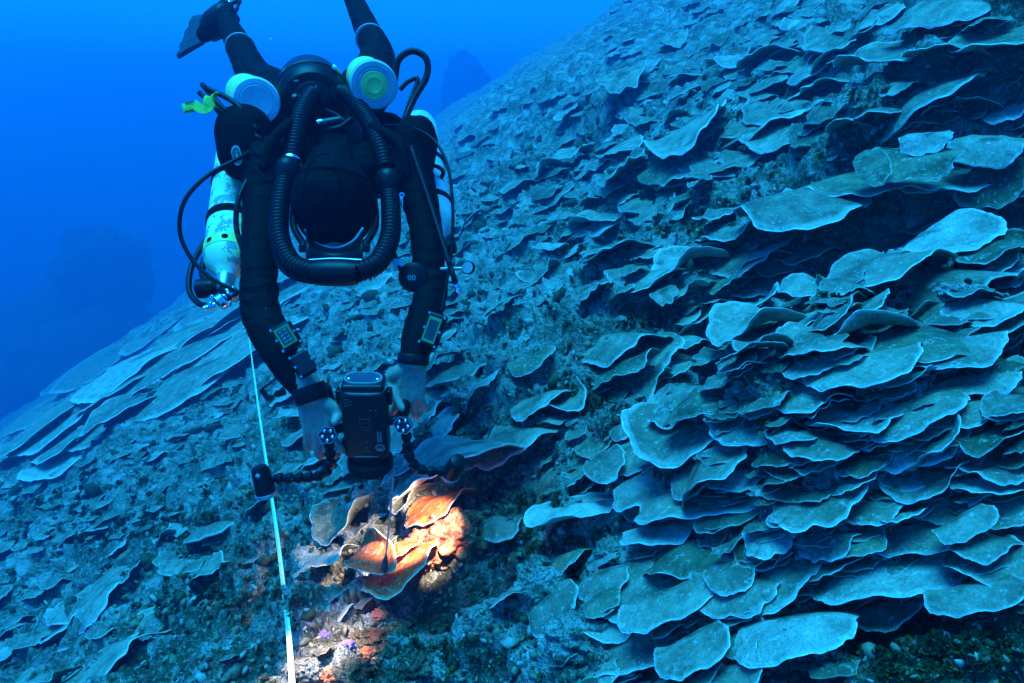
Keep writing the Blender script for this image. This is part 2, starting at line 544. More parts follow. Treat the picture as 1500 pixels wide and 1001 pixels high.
PROTO = {}
def proto(kind, mat='plate', rim='rim'):
    key = (kind, mat, rim)
    if key in PROTO: return PROTO[key]
    spec = {
        'fan':    dict(seed=11, lobes=2, wav=0.05, curl=0.05, power=2.0),
        'fan2':   dict(seed=12, lobes=3, wav=0.05, curl=0.10, power=2.1),
        'fan3':   dict(seed=13, lobes=2, wav=0.08, curl=-0.07, power=2.2, fold=.10),
        'shelf':  dict(seed=21, lobes=3, wav=0.035, curl=0.06, power=2.8),
        'shelf2': dict(seed=22, lobes=2, wav=0.06, curl=-0.06, power=2.6),
        'shelf3': dict(seed=23, lobes=3, wav=0.055, curl=0.09, power=2.5, fold=.10),
        'shelf4': dict(seed=24, lobes=2, wav=0.07, curl=0.12, power=2.3, fold=.12),
        'shell':  dict(seed=31, lobes=2, wav=0.06, curl=0.24, power=2.1),
        'shell2': dict(seed=32, lobes=2, wav=0.07, curl=0.30, power=2.2, fold=.12),
        'frill':  dict(seed=41, lobes=5, wav=0.10, curl=0.14, power=2.2, fold=.14),
        'frill2': dict(seed=42, lobes=4, wav=0.12, curl=-0.10, power=2.3, fold=.16),
        'frill3': dict(seed=43, lobes=3, wav=0.12, curl=0.20, power=2.2, fold=.18),
        'leaf':   dict(seed=51, lobes=2, wav=0.05, curl=0.14, power=2.0),
        'lobed':  dict(seed=61, lobes=3, wav=0.11, curl=0.06, power=2.2),
        'lobed2': dict(seed=62, lobes=2, wav=0.12, curl=0.12, power=2.3, fold=.12),
    }[kind]
    PROTO[key] = plate_mesh('plate_coral', mat=M[mat], rim_mat=M[rim], **spec)
    return PROTO[key]

KINDS = ['fan', 'fan2', 'fan3', 'shelf', 'shelf2', 'shelf3', 'shelf4', 'shell', 'shell2', 'frill', 'frill2', 'frill3', 'leaf', 'lobed', 'lobed2']
PLATES = []                                           # (object, px, py, width px, short name)

def plate_axes(p, ang, lift, wpx, hpx, twist=0.0):
    """Axes (already scaled) of a plate at p whose outline fills wpx x hpx at image angle ang; its margin stands off the slope by lift."""
    x0, y0, d0 = pix(p)
    ca, sa = math.cos(R(ang)), math.sin(R(ang))
    def tang(px, py, nn):
        d = ray(px, py)
        return d * (nn.dot(p) / nn.dot(d))
    O = (tang(x0 + 3 * sa, y0 + 3 * ca, NW) - p).normalized()          # towards the lower side in the picture
    A = NW.cross(O).normalized()
    sg_ = 1 if (Quaternion(A, 0.1) @ O).dot(NW) > 0 else -1           # positive lift raises the margin off the rock
    Nl = Quaternion(A, sg_ * lift) @ NW
    if twist: Nl = Quaternion(O, twist) @ Nl
    B1 = (O - Nl * O.dot(Nl)).normalized(); B2 = Nl.cross(B1).normalized()
    e = 0.004
    J = np.array([[(pix(p + B * e)[0] - x0) / e, (y0 - pix(p + B * e)[1]) / e] for B in (B1, B2)]).T
    E = np.array([[ca * wpx, sa * hpx], [sa * wpx, -ca * hpx]])
    Mx = np.linalg.inv(J) @ E
    U, S, _ = np.linalg.svd(Mx)
    S[0] = min(S[0], S[1] * 2.4, 1.3 * wpx * d0 / F)
    ax = [(B1 * U[0, k] + B2 * U[1, k]) * S[k] for k in (0, 1)]
    # margin axis: the one that looks down the picture most
    def down(v):
        x, y, _ = pix(p + v.normalized() * e)
        return ((y - y0) * ca + (x - x0) * sa) / e
    k = 0 if abs(down(ax[0])) * S[0] ** 0 > abs(down(ax[1])) * 1.35 else 1
    Y = ax[k] if down(ax[k]) > 0 else -ax[k]
    X = ax[1 - k]
    Z = X.cross(Y).normalized()
    if Z.dot(NW) < 0:
        X = -X; Z = -Z
    return X, Y, Z

def place_plate(px, py, w, h, ang, kind='fan', lift=18, mat='plate', rim='rim', label=None, group=None, roll=0, lead=0.0, raise_=None, flip=False, name='plate_coral', dep=None):
    p = ground(px, py) if dep is None else P(px, py, dep)
    if p is None: return None
    d = pix(p)[2]
    X, Y, Z = plate_axes(p, ang, R(lift - 11), w, h, R(roll))
    up = raise_ if raise_ is not None else 0.06 * Y.length + 0.026
    loc = p + NW * up - Y * 0.22                      # the free margin fills the given outline; the rest is in the rock
    mp, mr = proto(kind, mat, rim)
    zs = min((X.length + Y.length) * 0.5, 0.55) * 0.8
    mw = Matrix.Identity(4)
    for r_ in range(3):
        mw[r_][0] = X[r_]; mw[r_][1] = Y[r_] * 1.5; mw[r_][2] = Z[r_] * zs
        mw[r_][3] = loc[r_]
    o = link(bpy.data.objects.new(name, mp))
    o.matrix_world = mw
    rm = link(bpy.data.objects.new('rim', mr))
    rm.parent = o
    tag(o, label, 'coral', group)
    PLATES.append((o, px, py, w, label))
    return o
# ------------------------------------------------------------------ the plate corals one can point at
# px, py, width, height, angle, kind, lift, skin, rim, label, short name used by its neighbours' labels
HERO = [
 (1012, 660, 165, 70, 14, 'shell', 20, 'plate', 'rim', 'large shell-shaped coral plate with a dark turf hollow in its upper middle', 'the hollowed shell-shaped plate'),
 (905, 700, 62, 82, 62, 'leaf', 14, 'plate', 'rim', 'upright oval coral leaf pressed against the front of the hollowed shell-shaped plate', 'the upright oval leaf'),
 (962, 733, 118, 50, 27, 'shelf', 16, 'plate', 'rim', 'slanting coral tongue directly under the hollowed shell-shaped plate', 'the slanting tongue'),
 (1036, 716, 92, 36, 26, 'shelf2', 16, 'plate', 'rim', 'narrow coral lip tucked in above the long straight shelf', 'the tucked-in lip'),
 (1036, 754, 208, 52, 15, 'shelf', 20, 'plate', 'rim', 'long straight coral shelf with an even pale edge below the slanting tongue', 'the long straight shelf'),
 (1078, 778, 140, 30, 20, 'shelf3', 14, 'plate_dark', 'rim', 'thin second ledge of coral peeping out under the long straight shelf', 'the thin second ledge'),
 (1200, 765, 138, 72, 10, 'lobed', 20, 'plate', 'rim', 'broad speckled coral plate with a notched margin and white flecks of sand', 'the speckled notched plate'),
 (1287, 768, 98, 46, 6, 'fan', 16, 'plate', 'rim', 'smooth half-round coral plate uphill of the speckled notched plate', 'the smooth half-round plate'),
 (1352, 728, 122, 60, -4, 'shell', 20, 'plate', 'rim', 'deep bowl-edged coral plate under a silty hump near the picture\'s right side', 'the bowl-edged plate'),
 (1402, 768, 112, 36, 3, 'fan2', 14, 'plate', 'rim', 'flat crescent of coral below the bowl-edged plate', 'the flat crescent'),
 (1347, 812, 155, 52, 6, 'shelf3', 18, 'plate', 'rim', 'wide level coral shelf above the biggest plate of the lower slope', 'the wide level shelf'),
 (1266, 818, 90, 40, 16, 'shelf', 14, 'plate_dark', 'rim', 'dark short coral ledge downhill of the wide level shelf', 'the dark short ledge'),
 (1325, 868, 295, 70, 12, 'shelf', 22, 'plate_pale', 'rim', 'biggest coral plate of the lower slope, long and dusted with white sand', 'the biggest plate'),
 (1160, 862, 138, 64, 30, 'shelf2', 20, 'plate', 'rim', 'tilted coral shelf with a rounded tip, downhill of the biggest plate', 'the tilted round-tipped shelf'),
 (972, 866, 185, 88, 35, 'shelf', 20, 'plate', 'rim', 'steeply slanting long coral shelf beside the pale bare rock', 'the steep long shelf'),
 (990, 910, 180, 48, 25, 'shelf3', 16, 'plate', 'rim', 'wavy-edged coral ledge coming out under the steep long shelf', 'the wavy-edged ledge'),
 (1086, 866, 78, 46, 26, 'fan', 16, 'plate', 'rim', 'small tongue of coral between the steep long shelf and the tilted round-tipped shelf', 'the small in-between tongue'),
 (1138, 816, 80, 45, 15, 'lobed', 18, 'plate_pale', 'rim', 'frosted little coral plate covered with pale silt under the speckled notched plate', 'the frosted little plate'),
 (1172, 955, 178, 66, 5, 'shelf2', 22, 'plate_pale', 'rim', 'broad pale coral shelf with a rolled edge beside the weedy patch at the bottom', 'the broad rolled-edge shelf'),
 (931, 974, 172, 62, 22, 'shelf', 18, 'plate', 'rim', 'lowest coral shelf of the slope, half cut by the bottom of the picture', 'the lowest shelf'),
 (1030, 980, 118, 54, 30, 'shelf3', 18, 'plate', 'rim', 'folded coral shelf between the lowest shelf and the broad rolled-edge shelf', 'the folded bottom shelf'),
 (1478, 852, 110, 70, 8, 'fan2', 18, 'plate', 'rim', 'rounded coral plate running out of the picture uphill of the biggest plate', 'the cut-off rounded plate'),
 (1359, 628, 156, 46, 17, 'shelf2', 18, 'plate', 'rim', 'long coral tongue rising towards the right edge above the bowl-edged plate', 'the rising tongue'),
 (1412, 632, 128, 40, 8, 'fan', 16, 'plate', 'rim', 'blunt coral fan uphill of the rising tongue', 'the blunt fan'),
 (1432, 588, 140, 30, 4, 'shelf', 16, 'plate', 'rim', 'thin straight coral sheet near the right edge above the blunt fan', 'the thin straight sheet'),
 (1268, 570, 175, 50, 10, 'shelf3', 18, 'plate', 'rim', 'very wide smooth coral plate in the middle of the right slope', 'the very wide smooth plate'),
 (1184, 556, 84, 48, -20, 'fan', 20, 'plate', 'rim', 'pointed coral fan overlapping the very wide smooth plate', 'the pointed fan'),
 (1166, 596, 118, 48, -12, 'frill2', 26, 'plate', 'rim', 'twisted ribbon of coral with a looping margin below the pointed fan', 'the twisted ribbon'),
 (1222, 612, 86, 54, 24, 'frill', 26, 'plate_dark', 'rim', 'ruffled dark coral blade standing behind the twisted ribbon', 'the ruffled dark blade'),
 (1480, 622, 74, 34, -6, 'fan2', 16, 'plate', 'rim', 'plain coral lobe cut by the right edge beside the blunt fan', 'the plain cut-off lobe'),
 (1166, 708, 54, 36, 12, 'fan', 16, 'plate_dark', 'rim', 'small greenish coral disc above the speckled notched plate', 'the small greenish disc'),
 (1264, 703, 66, 38, -4, 'lobed', 14, 'plate_dark', 'rim', 'mossy green coral flap half grown over with algae', 'the mossy flap'),
 (1458, 708, 124, 56, -14, 'frill', 20, 'plate', 'rim', 'scalloped coral plate above the flat crescent near the right edge', 'the scalloped plate'),
 (1330, 682, 150, 40, 4, 'frill2', 20, 'plate_pale', 'rim', 'silty humped coral plate with frilled white edge above the bowl-edged plate', 'the silty humped plate'),
 (1476, 776, 80, 46, -12, 'fan', 18, 'plate', 'rim', 'half-seen coral plate at the right edge uphill of the flat crescent', 'the half-seen plate'),
 (1020, 212, 138, 78, 26, 'fan2', 16, 'plate', 'rim', 'big rounded coral plate alone on the upper slope, larger than all around it', 'the big lone plate'),
 (922, 262, 84, 48, 30, 'frill', 18, 'plate', 'rim', 'crumpled coral plate at the edge of the gully, downhill of the big lone plate', 'the crumpled plate'),
 (1000, 268, 66, 34, 30, 'shelf', 16, 'plate', 'rim', 'narrow coral ledge hanging just under the big lone plate', 'the narrow hanging ledge'),
 (1166, 320, 106, 34, -8, 'shelf2', 30, 'plate', 'rim', 'arched coral roof over the downhill end of the dark cave', 'the arched roof'),
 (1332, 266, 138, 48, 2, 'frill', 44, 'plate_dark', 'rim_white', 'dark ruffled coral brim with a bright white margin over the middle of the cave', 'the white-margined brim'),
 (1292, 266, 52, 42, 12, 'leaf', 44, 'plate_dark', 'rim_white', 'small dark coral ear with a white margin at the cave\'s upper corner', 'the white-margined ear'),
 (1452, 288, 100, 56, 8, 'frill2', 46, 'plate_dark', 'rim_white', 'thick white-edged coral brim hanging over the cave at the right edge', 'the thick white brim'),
 (1440, 240, 150, 38, -2, 'shelf', 20, 'plate_pale', 'rim_white', 'brightly lit white coral shelf above the thick white brim', 'the bright white shelf'),
 (1356, 228, 76, 28, 8, 'lobed', 24, 'plate_pale', 'rim_white', 'pale wavy coral plate above the white-margined brim', 'the pale wavy plate'),
 (1478, 182, 78, 52, 26, 'fan', 18, 'plate_pale', 'rim', 'pale rounded coral plate at the right edge above the bright white shelf', 'the pale rounded plate'),
 (1284, 420, 148, 46, 10, 'shelf3', 18, 'plate', 'rim', 'long coral plate with a weedy middle below the cave', 'the weedy-middled plate'),
 (1302, 376, 155, 32, 8, 'fan2', 16, 'plate', 'rim', 'flat wide coral plate on the cave\'s lower lip', 'the lower-lip plate'),
 (1176, 382, 84, 36, -2, 'fan', 16, 'plate', 'rim', 'oval coral plate under the arched roof', 'the oval under-roof plate'),
 (1358, 344, 52, 28, 20, 'leaf', 20, 'plate', 'rim', 'small bright coral tongue standing inside the cave mouth', 'the cave-mouth tongue'),
 (1080, 398, 106, 34, 10, 'shelf', 18, 'plate', 'rim', 'straight-edged coral shelf downhill of the oval under-roof plate', 'the straight-edged shelf'),
 (995, 402, 72, 32, 18, 'shell', 20, 'plate_pale', 'rim', 'frosted cupped coral plate with a pale grainy top, downhill of the straight-edged shelf', 'the frosted cupped plate'),
 (1108, 430, 80, 42, 10, 'shelf2', 18, 'plate', 'rim', 'square-ended coral plate below the straight-edged shelf', 'the square-ended plate'),
 (1184, 440, 90, 30, -4, 'shelf3', 18, 'plate', 'rim', 'drooping coral awning below the oval under-roof plate', 'the drooping awning'),
 (1092, 502, 102, 52, 0, 'shell', 24, 'plate', 'rim', 'curled coral bowl with a looping white margin', 'the curled bowl'),
 (1192, 494, 82, 62, 34, 'leaf', 24, 'plate', 'rim', 'heart-shaped coral plate beside a bush of dark algae', 'the heart-shaped plate'),
 (1328, 524, 122, 66, -8, 'shelf2', 22, 'plate_dark', 'rim', 'dark square coral plate leaning against its neighbours', 'the dark square plate'),
 (1392, 546, 180, 44, 9, 'shelf', 18, 'plate', 'rim', 'long coral shelf uphill of the dark square plate', 'the long uphill shelf'),
 (1190, 530, 116, 44, -12, 'fan2', 20, 'plate', 'rim', 'wide angular coral plate below the heart-shaped plate', 'the wide angular plate'),
 (1438, 480, 112, 44, -6, 'shelf3', 16, 'plate_pale', 'rim', 'bluish flat coral plate at the right side above the long uphill shelf', 'the bluish flat plate'),
 (1486, 430, 56, 44, 24, 'fan', 24, 'plate_pale', 'rim_white', 'white-edged coral fan at the right edge below the weedy ledge', 'the white-edged fan'),
 (972, 526, 92, 48, 22, 'shelf2', 18, 'plate', 'rim', 'layered coral shelf at the lip of the middle hollow', 'the layered lip shelf'),
 (892, 524, 116, 42, 8, 'shelf', 18, 'plate', 'rim', 'broad smooth coral shelf downhill of the layered lip shelf', 'the broad smooth shelf'),
 (878, 440, 64, 44, 28, 'frill', 20, 'plate', 'rim', 'crinkled coral plate on the point of the middle ledge', 'the crinkled plate'),
 (950, 425, 80, 28, 16, 'shelf3', 18, 'plate', 'rim', 'scalloped coral eave over the dark slot in the middle of the slope', 'the scalloped eave'),
 (738, 672, 112, 66, 10, 'lobed', 20, 'plate', 'rim', 'broad coral plate with wavy edge between the diver\'s right lamp and the rubble', 'the broad wavy plate'),
 (852, 694, 82, 92, 70, 'frill2', 18, 'plate_dark', 'rim', 'tall dark coral sheet standing beside the upright oval leaf', 'the tall dark sheet'),
 (790, 604, 76, 40, 24, 'fan', 18, 'plate', 'rim', 'grey-blue coral ear at the foot of the bright rubble patch', 'the grey-blue ear'),
 (845, 604, 60, 62, 50, 'shell', 18, 'plate', 'rim', 'upturned coral cup above the tall dark sheet', 'the upturned cup'),
 (592, 704, 62, 44, 6, 'fan2', 18, 'plate', 'rim', 'rounded coral plate right under the camera\'s lens', 'the under-lens plate'),
 (604, 744, 54, 40, 18, 'shell', 18, 'plate_dark', 'rim', 'dark coral lobe touching the top of the lamp-lit orange coral', 'the dark touching lobe'),
 (508, 778, 96, 54, 14, 'shell', 16, 'plate_dark', 'rim', 'dull green coral dish between the tape and the lamp-lit orange coral', 'the dull green dish'),
 (476, 838, 110, 26, 20, 'frill', 16, 'plate', 'rim', 'thin wavy coral ledge beside the tape below the dull green dish', 'the thin wavy ledge'),
 (480, 886, 150, 40, 6, 'shelf', 14, 'plate_pale', 'rim', 'pale worn coral slab crossing behind the tape above the lamp-lit rubble', 'the pale worn slab'),
 (175, 806, 44, 28, 42, 'fan', 22, 'plate_pale', 'rim_white', 'small white coral shard catching the light on the left slope', 'the small white shard'),
 (150, 868, 130, 52, 40, 'shelf2', 14, 'plate', 'rim', 'smooth dark-blue coral slab below the small white shard', 'the smooth dark-blue slab'),
 (195, 842, 56, 40, 40, 'leaf', 18, 'plate', 'rim', 'leaf-like coral plate beside the smooth dark-blue slab', 'the leaf-like plate'),
 (95, 912, 130, 40, 28, 'shelf3', 14, 'plate', 'rim', 'worn flat coral slab near the bottom left corner', 'the worn corner slab'),
 (150, 978, 150, 44, 26, 'shelf', 18, 'plate', 'rim', 'long curved coral blade with a bright lip at the bottom left', 'the long bright-lipped blade'),
 (206, 930, 80, 40, 36, 'fan2', 18, 'plate', 'rim', 'upper coral flap lying over the long bright-lipped blade', 'the overlying flap'),
 (50, 984, 110, 40, 30, 'shelf2', 14, 'plate', 'rim', 'coral slab in the bottom left corner of the picture', 'the corner slab'),
 (385, 492, 44, 34, 8, 'fan', 20, 'plate_pale', 'rim', 'small pale coral plate at the far end of the measuring tape', 'the tape-end plate'),
 (420, 596, 66, 26, 10, 'fan2', 18, 'plate', 'rim', 'round coral plate behind the diver\'s wrist slate', 'the behind-slate plate'),
]
for h in HERO:
    px, py, w, hh, ang, kind, lift, mat_, rim_, label, short = h
    brim = 'brim' in label or 'ear with a white' in label
    if brim:                                          # these hang from the cave's roof, in front of the rock
        place_plate(px, py, w, hh, ang, kind, -14, mat_, rim_, label, 'plate corals on the reef slope', dep=pix(ground(1290, 225))[2] - .30)  # dark skins on the brims put the shade of hanging faces into the colour
        continue
    place_plate(px, py, w, hh, ang, kind, lift, mat_, rim_, label, 'plate corals on the reef slope', raise_=0.012 if px < 300 else -0.01 if 'crossing behind the tape' in label else None)
hero_px = [(h[0], h[1], h[10]) for h in HERO]

# terraces of big shelves on the far left of the slope
TERR = []
tg = random.Random(21)
def terrace_label(i, px, py):
    return None
for row in range(6):
    for k in range(5):
        t = k / 4 + tg.uniform(-0.10, 0.10)
        px = 15 + t * 340 + row * 8 + tg.uniform(-14, 14)
        py = 650 - t * 165 - row * 26 + 60 + tg.uniform(-10, 10) - (16 if k > 3 else 0)
        if px < -10 or py < 430 or py > 680: continue
        if ground(px, py) is None: continue
        TERR.append((px, py, tg.uniform(90, 170), tg.uniform(30, 52), 22 + tg.uniform(-8, 8)))

# everyday neighbours: scattered by where the slope is overgrown
def dens(px, py):
    """How crowded the plates are at a photo pixel, 0..1."""
    d = 0.0
    if px > 840 and py > 360: d = 1.0
    if px > 880 and py > 440 + (1100 - px) * 0.25: d = 1.0
    if px > 1050 and py > 330: d = max(d, 0.9)
    if 780 < px < 900 and 560 < py < 700: d = 0.5
    if 640 < px < 900 and 380 < py < 640: d = 0.10
    if px > 880 and py < 330: d = max(d, 0.5)
    if 620 < px < 900 and 150 < py < 380: d = max(d, 0.3)
    if 700 < px < 880 and 730 < py < 1001: d = 0.04
    if 1250 < px < 1500 and 905 < py < 1001: d = 0.06
    if 1080 < px < 1500 and 245 < py < 362: d = 0.0
    if 1330 < px < 1500 and 330 < py < 420: d = 0.15
    if 860 < px < 1010 and 440 < py < 500: d = 0.1
    if px < 640: d = max(d, 0.03 if py > 560 else 0.2)
    if 380 < px < 720 and py > 680: d = 0.0
    if 860 < px < 930 and 740 < py < 860: d = 0.05
    if 1100 < px < 1250 and 885 < py < 965: d = 0.0
    return d
fg = random.Random(5)
used = [(h[0], h[1], h[2]) for h in HERO]
cands = []
tries = 0
while len(cands) < 176 and tries < 20000:
    tries += 1
    px, py = fg.uniform(-30, 1530), fg.uniform(20, 1020)
    if fg.random() > dens(px, py): continue
    p = ground(px, py)
    if p is None: continue
    dep = pix(p)[2]
    if dep > 9 or (dep > 4 and px < 640): continue
    longish = fg.random() < .40
    w = (fg.uniform(.18, .44) if longish else fg.choice([0.07, 0.10, 0.13, 0.17])) * F / dep * fg.uniform(0.85, 1.2)
    w = min(w, 200)
    if w < 26 or (px > 1225 and py > 865) or (py > 930 and px > 1150): continue
    if px < 640 and fg.random() < 0.3: continue
    ok = True
    for ux, uy, uw in used:
        dd = math.hypot((px - ux), (py - uy) * 1.9)
        if dd < 0.26 * (w + uw): ok = False; break
    if not ok: continue
    used.append((px, py, w))
    cands.append((px, py, w, w * (fg.uniform(.18, .3) if longish else fg.uniform(0.3, 0.6)), (fg.uniform(4, 28) if longish else fg.uniform(-16, 44)) + (6 if px < 700 else 0)))

WORDS = {'fan3': 'drooping', 'shelf4': 'bent', 'shell2': 'bowl-like', 'frill3': 'ruffled', 'lobed2': 'two-lobed', 'fan': 'fan-shaped', 'fan2': 'rounded', 'shelf': 'straight', 'shelf2': 'slab-like', 'shelf3': 'gently waved', 'shell': 'cupped', 'frill': 'frilled', 'frill2': 'ragged', 'leaf': 'leaf-shaped', 'lobed': 'lobed'}
labels_used = {h[9] for h in HERO}
def neighbour_label(px, py, w, kind, mat_):
    size = 'tiny' if w < 34 else 'small' if w < 56 else 'mid-sized' if w < 95 else 'broad'
    tone = {'plate': 'blue-grey', 'plate_dark': 'dark', 'plate_pale': 'pale'}[mat_]
    near = sorted(hero_px, key=lambda h: math.hypot(h[0] - px, (h[1] - py) * 1.3))
    for far in ('next', 'some way'):
        for hx, hy, nm in near[:3]:
            dx, dy = px - hx, py - hy
            rel = ('below' if dy > 0 else 'above') if abs(dy) * 1.3 > abs(dx) else ('uphill of' if dx > 0 else 'downhill of')
            w0 = '' if far == 'next' else 'some way '
            lab = f'{size} {tone} {WORDS[kind]} coral plate {w0}{rel} {nm}'
            if lab not in labels_used and len(lab.split()) <= 16:
                labels_used.add(lab)
                return lab
    return f'{size} {tone} {WORDS[kind]} coral plate among the overlapping shelves'
for (px, py, w, hh, ang) in cands:
    rosette = 1050 < px < 1260 and 455 < py < 650 or 1290 < px < 1500 and 640 < py < 720
    kind = fg.choice(['shell2', 'frill3', 'frill', 'shell', 'lobed2'] if rosette else KINDS)
    mat_ = fg.choices(['plate', 'plate_dark', 'plate_pale'], [0.68, 0.16, 0.16])[0]
    place_plate(px, py, w, hh, ang, kind, fg.uniform(4, 26) + (fg.uniform(8, 26) if w < 90 and (rosette or fg.random() < .3) else 0), mat_, 'rim', neighbour_label(px, py, w, kind, mat_), 'plate corals on the reef slope', roll=fg.uniform(-14, 14))
ORD = ['lowest', 'second lowest', 'third lowest', 'fourth lowest', 'fifth lowest', 'sixth lowest', 'seventh lowest', 'eighth lowest', 'ninth lowest', 'topmost']
cols_ = {}
for t_ in TERR: cols_.setdefault(int((t_[0] + 20) // 75), []).append(t_)
PLACE = ['at the outer tip of', 'near the outer end of', 'in the middle of', 'just past the middle of', 'near the inner end of', 'at the diver end of']
for c_ in sorted(cols_):
    tiers = sorted(cols_[c_], key=lambda t: -t[1])
    for k_, (px, py, w, hh, ang) in enumerate(tiers):
        kind = tg.choice(['shelf', 'shelf2', 'shelf3', 'fan2'])
        lab = f'{ORD[min(k_, 9)]} large faded coral shelf {PLACE[min(c_, 5)]} the far-left terraces'
        place_plate(px, py, w, hh, ang, kind, tg.uniform(3, 10), 'plate_pale' if tg.random() < .2 else 'plate', 'rim', lab, 'terraced shelves far down the slope', raise_=tg.uniform(.03, .06))
N_IND = len(PLATES)

# the hundreds of smaller and farther plates, as one mass
def merged(name, protos, mats_, items, label=None):
    """items: (proto index, 4x4 numpy matrix, material index) joined into one mesh."""
    V, FQ, UVs, MI = [], [], [], []
    off = 0
    for k, mw, mi in items:
        v, f, uv = protos[k]
        V.append(v @ mw[:3, :3].T + mw[:3, 3])
        FQ.append(f + off); off += len(v)
        UVs.append(uv)
        MI.append(np.full(len(f), mi, dtype=np.int32))
    V = np.concatenate(V); FQ = np.concatenate(FQ); UVs = np.concatenate(UVs); MI = np.concatenate(MI)
    me = bpy.data.meshes.new(name)
    n = FQ.shape[1]
    me.vertices.add(len(V)); me.vertices.foreach_set('co', V.astype(np.float32).ravel())
    me.loops.add(FQ.size); me.loops.foreach_set('vertex_index', FQ.astype(np.int32).ravel())
    me.polygons.add(len(FQ)); me.polygons.foreach_set('loop_start', np.arange(0, FQ.size, n, dtype=np.int32))
    me.polygons.foreach_set('use_smooth', np.ones(len(FQ), dtype=bool))
    for m in mats_: me.materials.append(m)
    me.polygons.foreach_set('material_index', MI)
    uvl = me.uv_layers.new(name='UVMap')
    uvl.data.foreach_set('uv', UVs[FQ.ravel()].astype(np.float32).ravel())
    me.update()
    return tag(link(bpy.data.objects.new(name, me)), label, kind='stuff')

def small_plate(seed, **kw):
    ol, z = plate_shape(seed, 4, 22, **kw)
    V, UV, Fc = [], [], []
    rs = [0.0, .45, .75, .93, 1.0]
    for sgn in (1, -1):
        for r in rs:
            for k in range(22):
                t = 2 * math.pi * k / 22
                x, y = ol[k][0] * r, OY + (ol[k][1] - OY) * r
                V.append((x, y, z(x, y, r, t) + sgn * 0.014)); UV.append((k / 22, r))
    for s in (0, 1):
        b0 = s * 110
        for i in range(4):
            for k in range(22):
                a, b = b0 + i * 22 + k, b0 + i * 22 + (k + 1) % 22
                f = (a, a + 22, b + 22, b)
                Fc.append(f if s == 0 else f[::-1])
    for k in range(22):
        k2 = (k + 1) % 22
        Fc.append((88 + k, 198 + k, 198 + k2, 88 + k2))
    return np.array(V), np.array(Fc), np.array(UV)
SP = [small_plate(70 + i, lobes=2 + i % 4, wav=0.08 + 0.02 * i, curl=0.02 + .02 * (i % 3), power=2 + .25 * i) for i in range(6)]
items = []
sg = random.Random(33)
tries = 0
while len(items) < 1150 and tries < 30000:
    tries += 1
    px, py = sg.uniform(-40, 1540), sg.uniform(0, 1030)
    p = ground(px, py)
    if p is None: continue
    dep = pix(p)[2]
    if dep > 26: continue
    dn = dens(px, py)
    if px > 1240 and py > 890 or (1100 < px < 1250 and 885 < py < 965): continue
    if py > 480 and abs(px - (364 + (py - 490) * .127)) < 30: continue       # the tape's own line stays clear
    if px < 640: dn = max(dn, 0.16 if py < 700 else 0.10)
    if sg.random() > min(1, dn * 0.8 + (0.28 if dep > 4 else 0)): continue
    near = dep < 2.6
    w = sg.uniform(0.03, 0.08) if near else sg.uniform(0.08, 0.34) * (1 + max(0, dep - 6) * 0.06)
    if near and sg.random() < .45: continue
    wp = w * F / dep
    X, Y, Z = plate_axes(p, sg.uniform(0, 34), R(sg.uniform(-8, 14) if dep < 3.2 else sg.uniform(-14, 1)), wp, wp * sg.uniform(0.28, 0.5), R(sg.uniform(-12, 12)))
    mw = np.eye(4)
    mw[:3, 0] = np.array(X); mw[:3, 1] = np.array(Y); mw[:3, 2] = np.array(Z) * w * 0.8
    mw[:3, 3] = np.array(p + NW * ((0.06 if dep < 3.2 else 0.03) * Y.length + .012))
    items.append((sg.randrange(6), mw, sg.choices([0, 1, 2], [.66, .16, .18])[0]))
merged('small_plate_corals', SP, [M['plate'], M['plate_dark'], M['plate_pale']], items)

# broken coral, shells and stones lying on the slope
def stone(seed):
    bm = bmesh.new()
    bmesh.ops.create_icosphere(bm, subdivisions=1, radius=0.5)
    g = random.Random(seed)
    for v in bm.verts: v.co *= g.uniform(0.6, 1.15)
    V = np.array([tuple(v.co) for v in bm.verts]); Fc = np.array([[v.index for v in f.verts] for f in bm.faces])
    bm.free()
    return V, Fc, np.zeros((len(V), 2))
ST = [stone(i) for i in range(8)]
M['rubble_pale'] = simple_mat('bleached_rubble', (0.34, 0.31, 0.27), 0.9, spec=0.15, vary=0.4, scale=70, bmp=0.6)
M['rubble_dark'] = simple_mat('turfy_rubble', (0.06, 0.065, 0.035), 0.95, spec=0.1, vary=0.5, scale=70, bmp=0.6)
M['rubble_mid'] = simple_mat('brown_rubble', (0.22, 0.18, 0.12), 0.95, spec=0.1, vary=0.5, scale=70, bmp=0.6)
items = []
tries = 0
while len(items) < 8000 and tries < 60000:
    tries += 1
    px, py = sg.uniform(-40, 1540), sg.uniform(150, 1040)
    p = ground(px, py)
    if p is None: continue
    dep = pix(p)[2]
    if dep > 9: continue
    s = sg.uniform(4, 16) * dep / F * (2.0 if sg.random() < 0.06 else 1)
    q = Quaternion((sg.gauss(0, 1), sg.gauss(0, 1), sg.gauss(0, 1), sg.gauss(0, 1))).normalized().to_matrix()
    mw = np.eye(4)
    mw[:3, :3] = np.array(q) @ np.diag([s * sg.uniform(.6, 1.6), s * sg.uniform(.5, 1.1), s * sg.uniform(.3, .7)])
    mw[:3, 3] = np.array(p + NW * s * 0.1)
    items.append((sg.randrange(8), mw, sg.choices([0, 1, 2], [.13, .42, .45])[0]))
merged('coral_rubble', ST, [M['rubble_pale'], M['rubble_dark'], M['rubble_mid']], items)

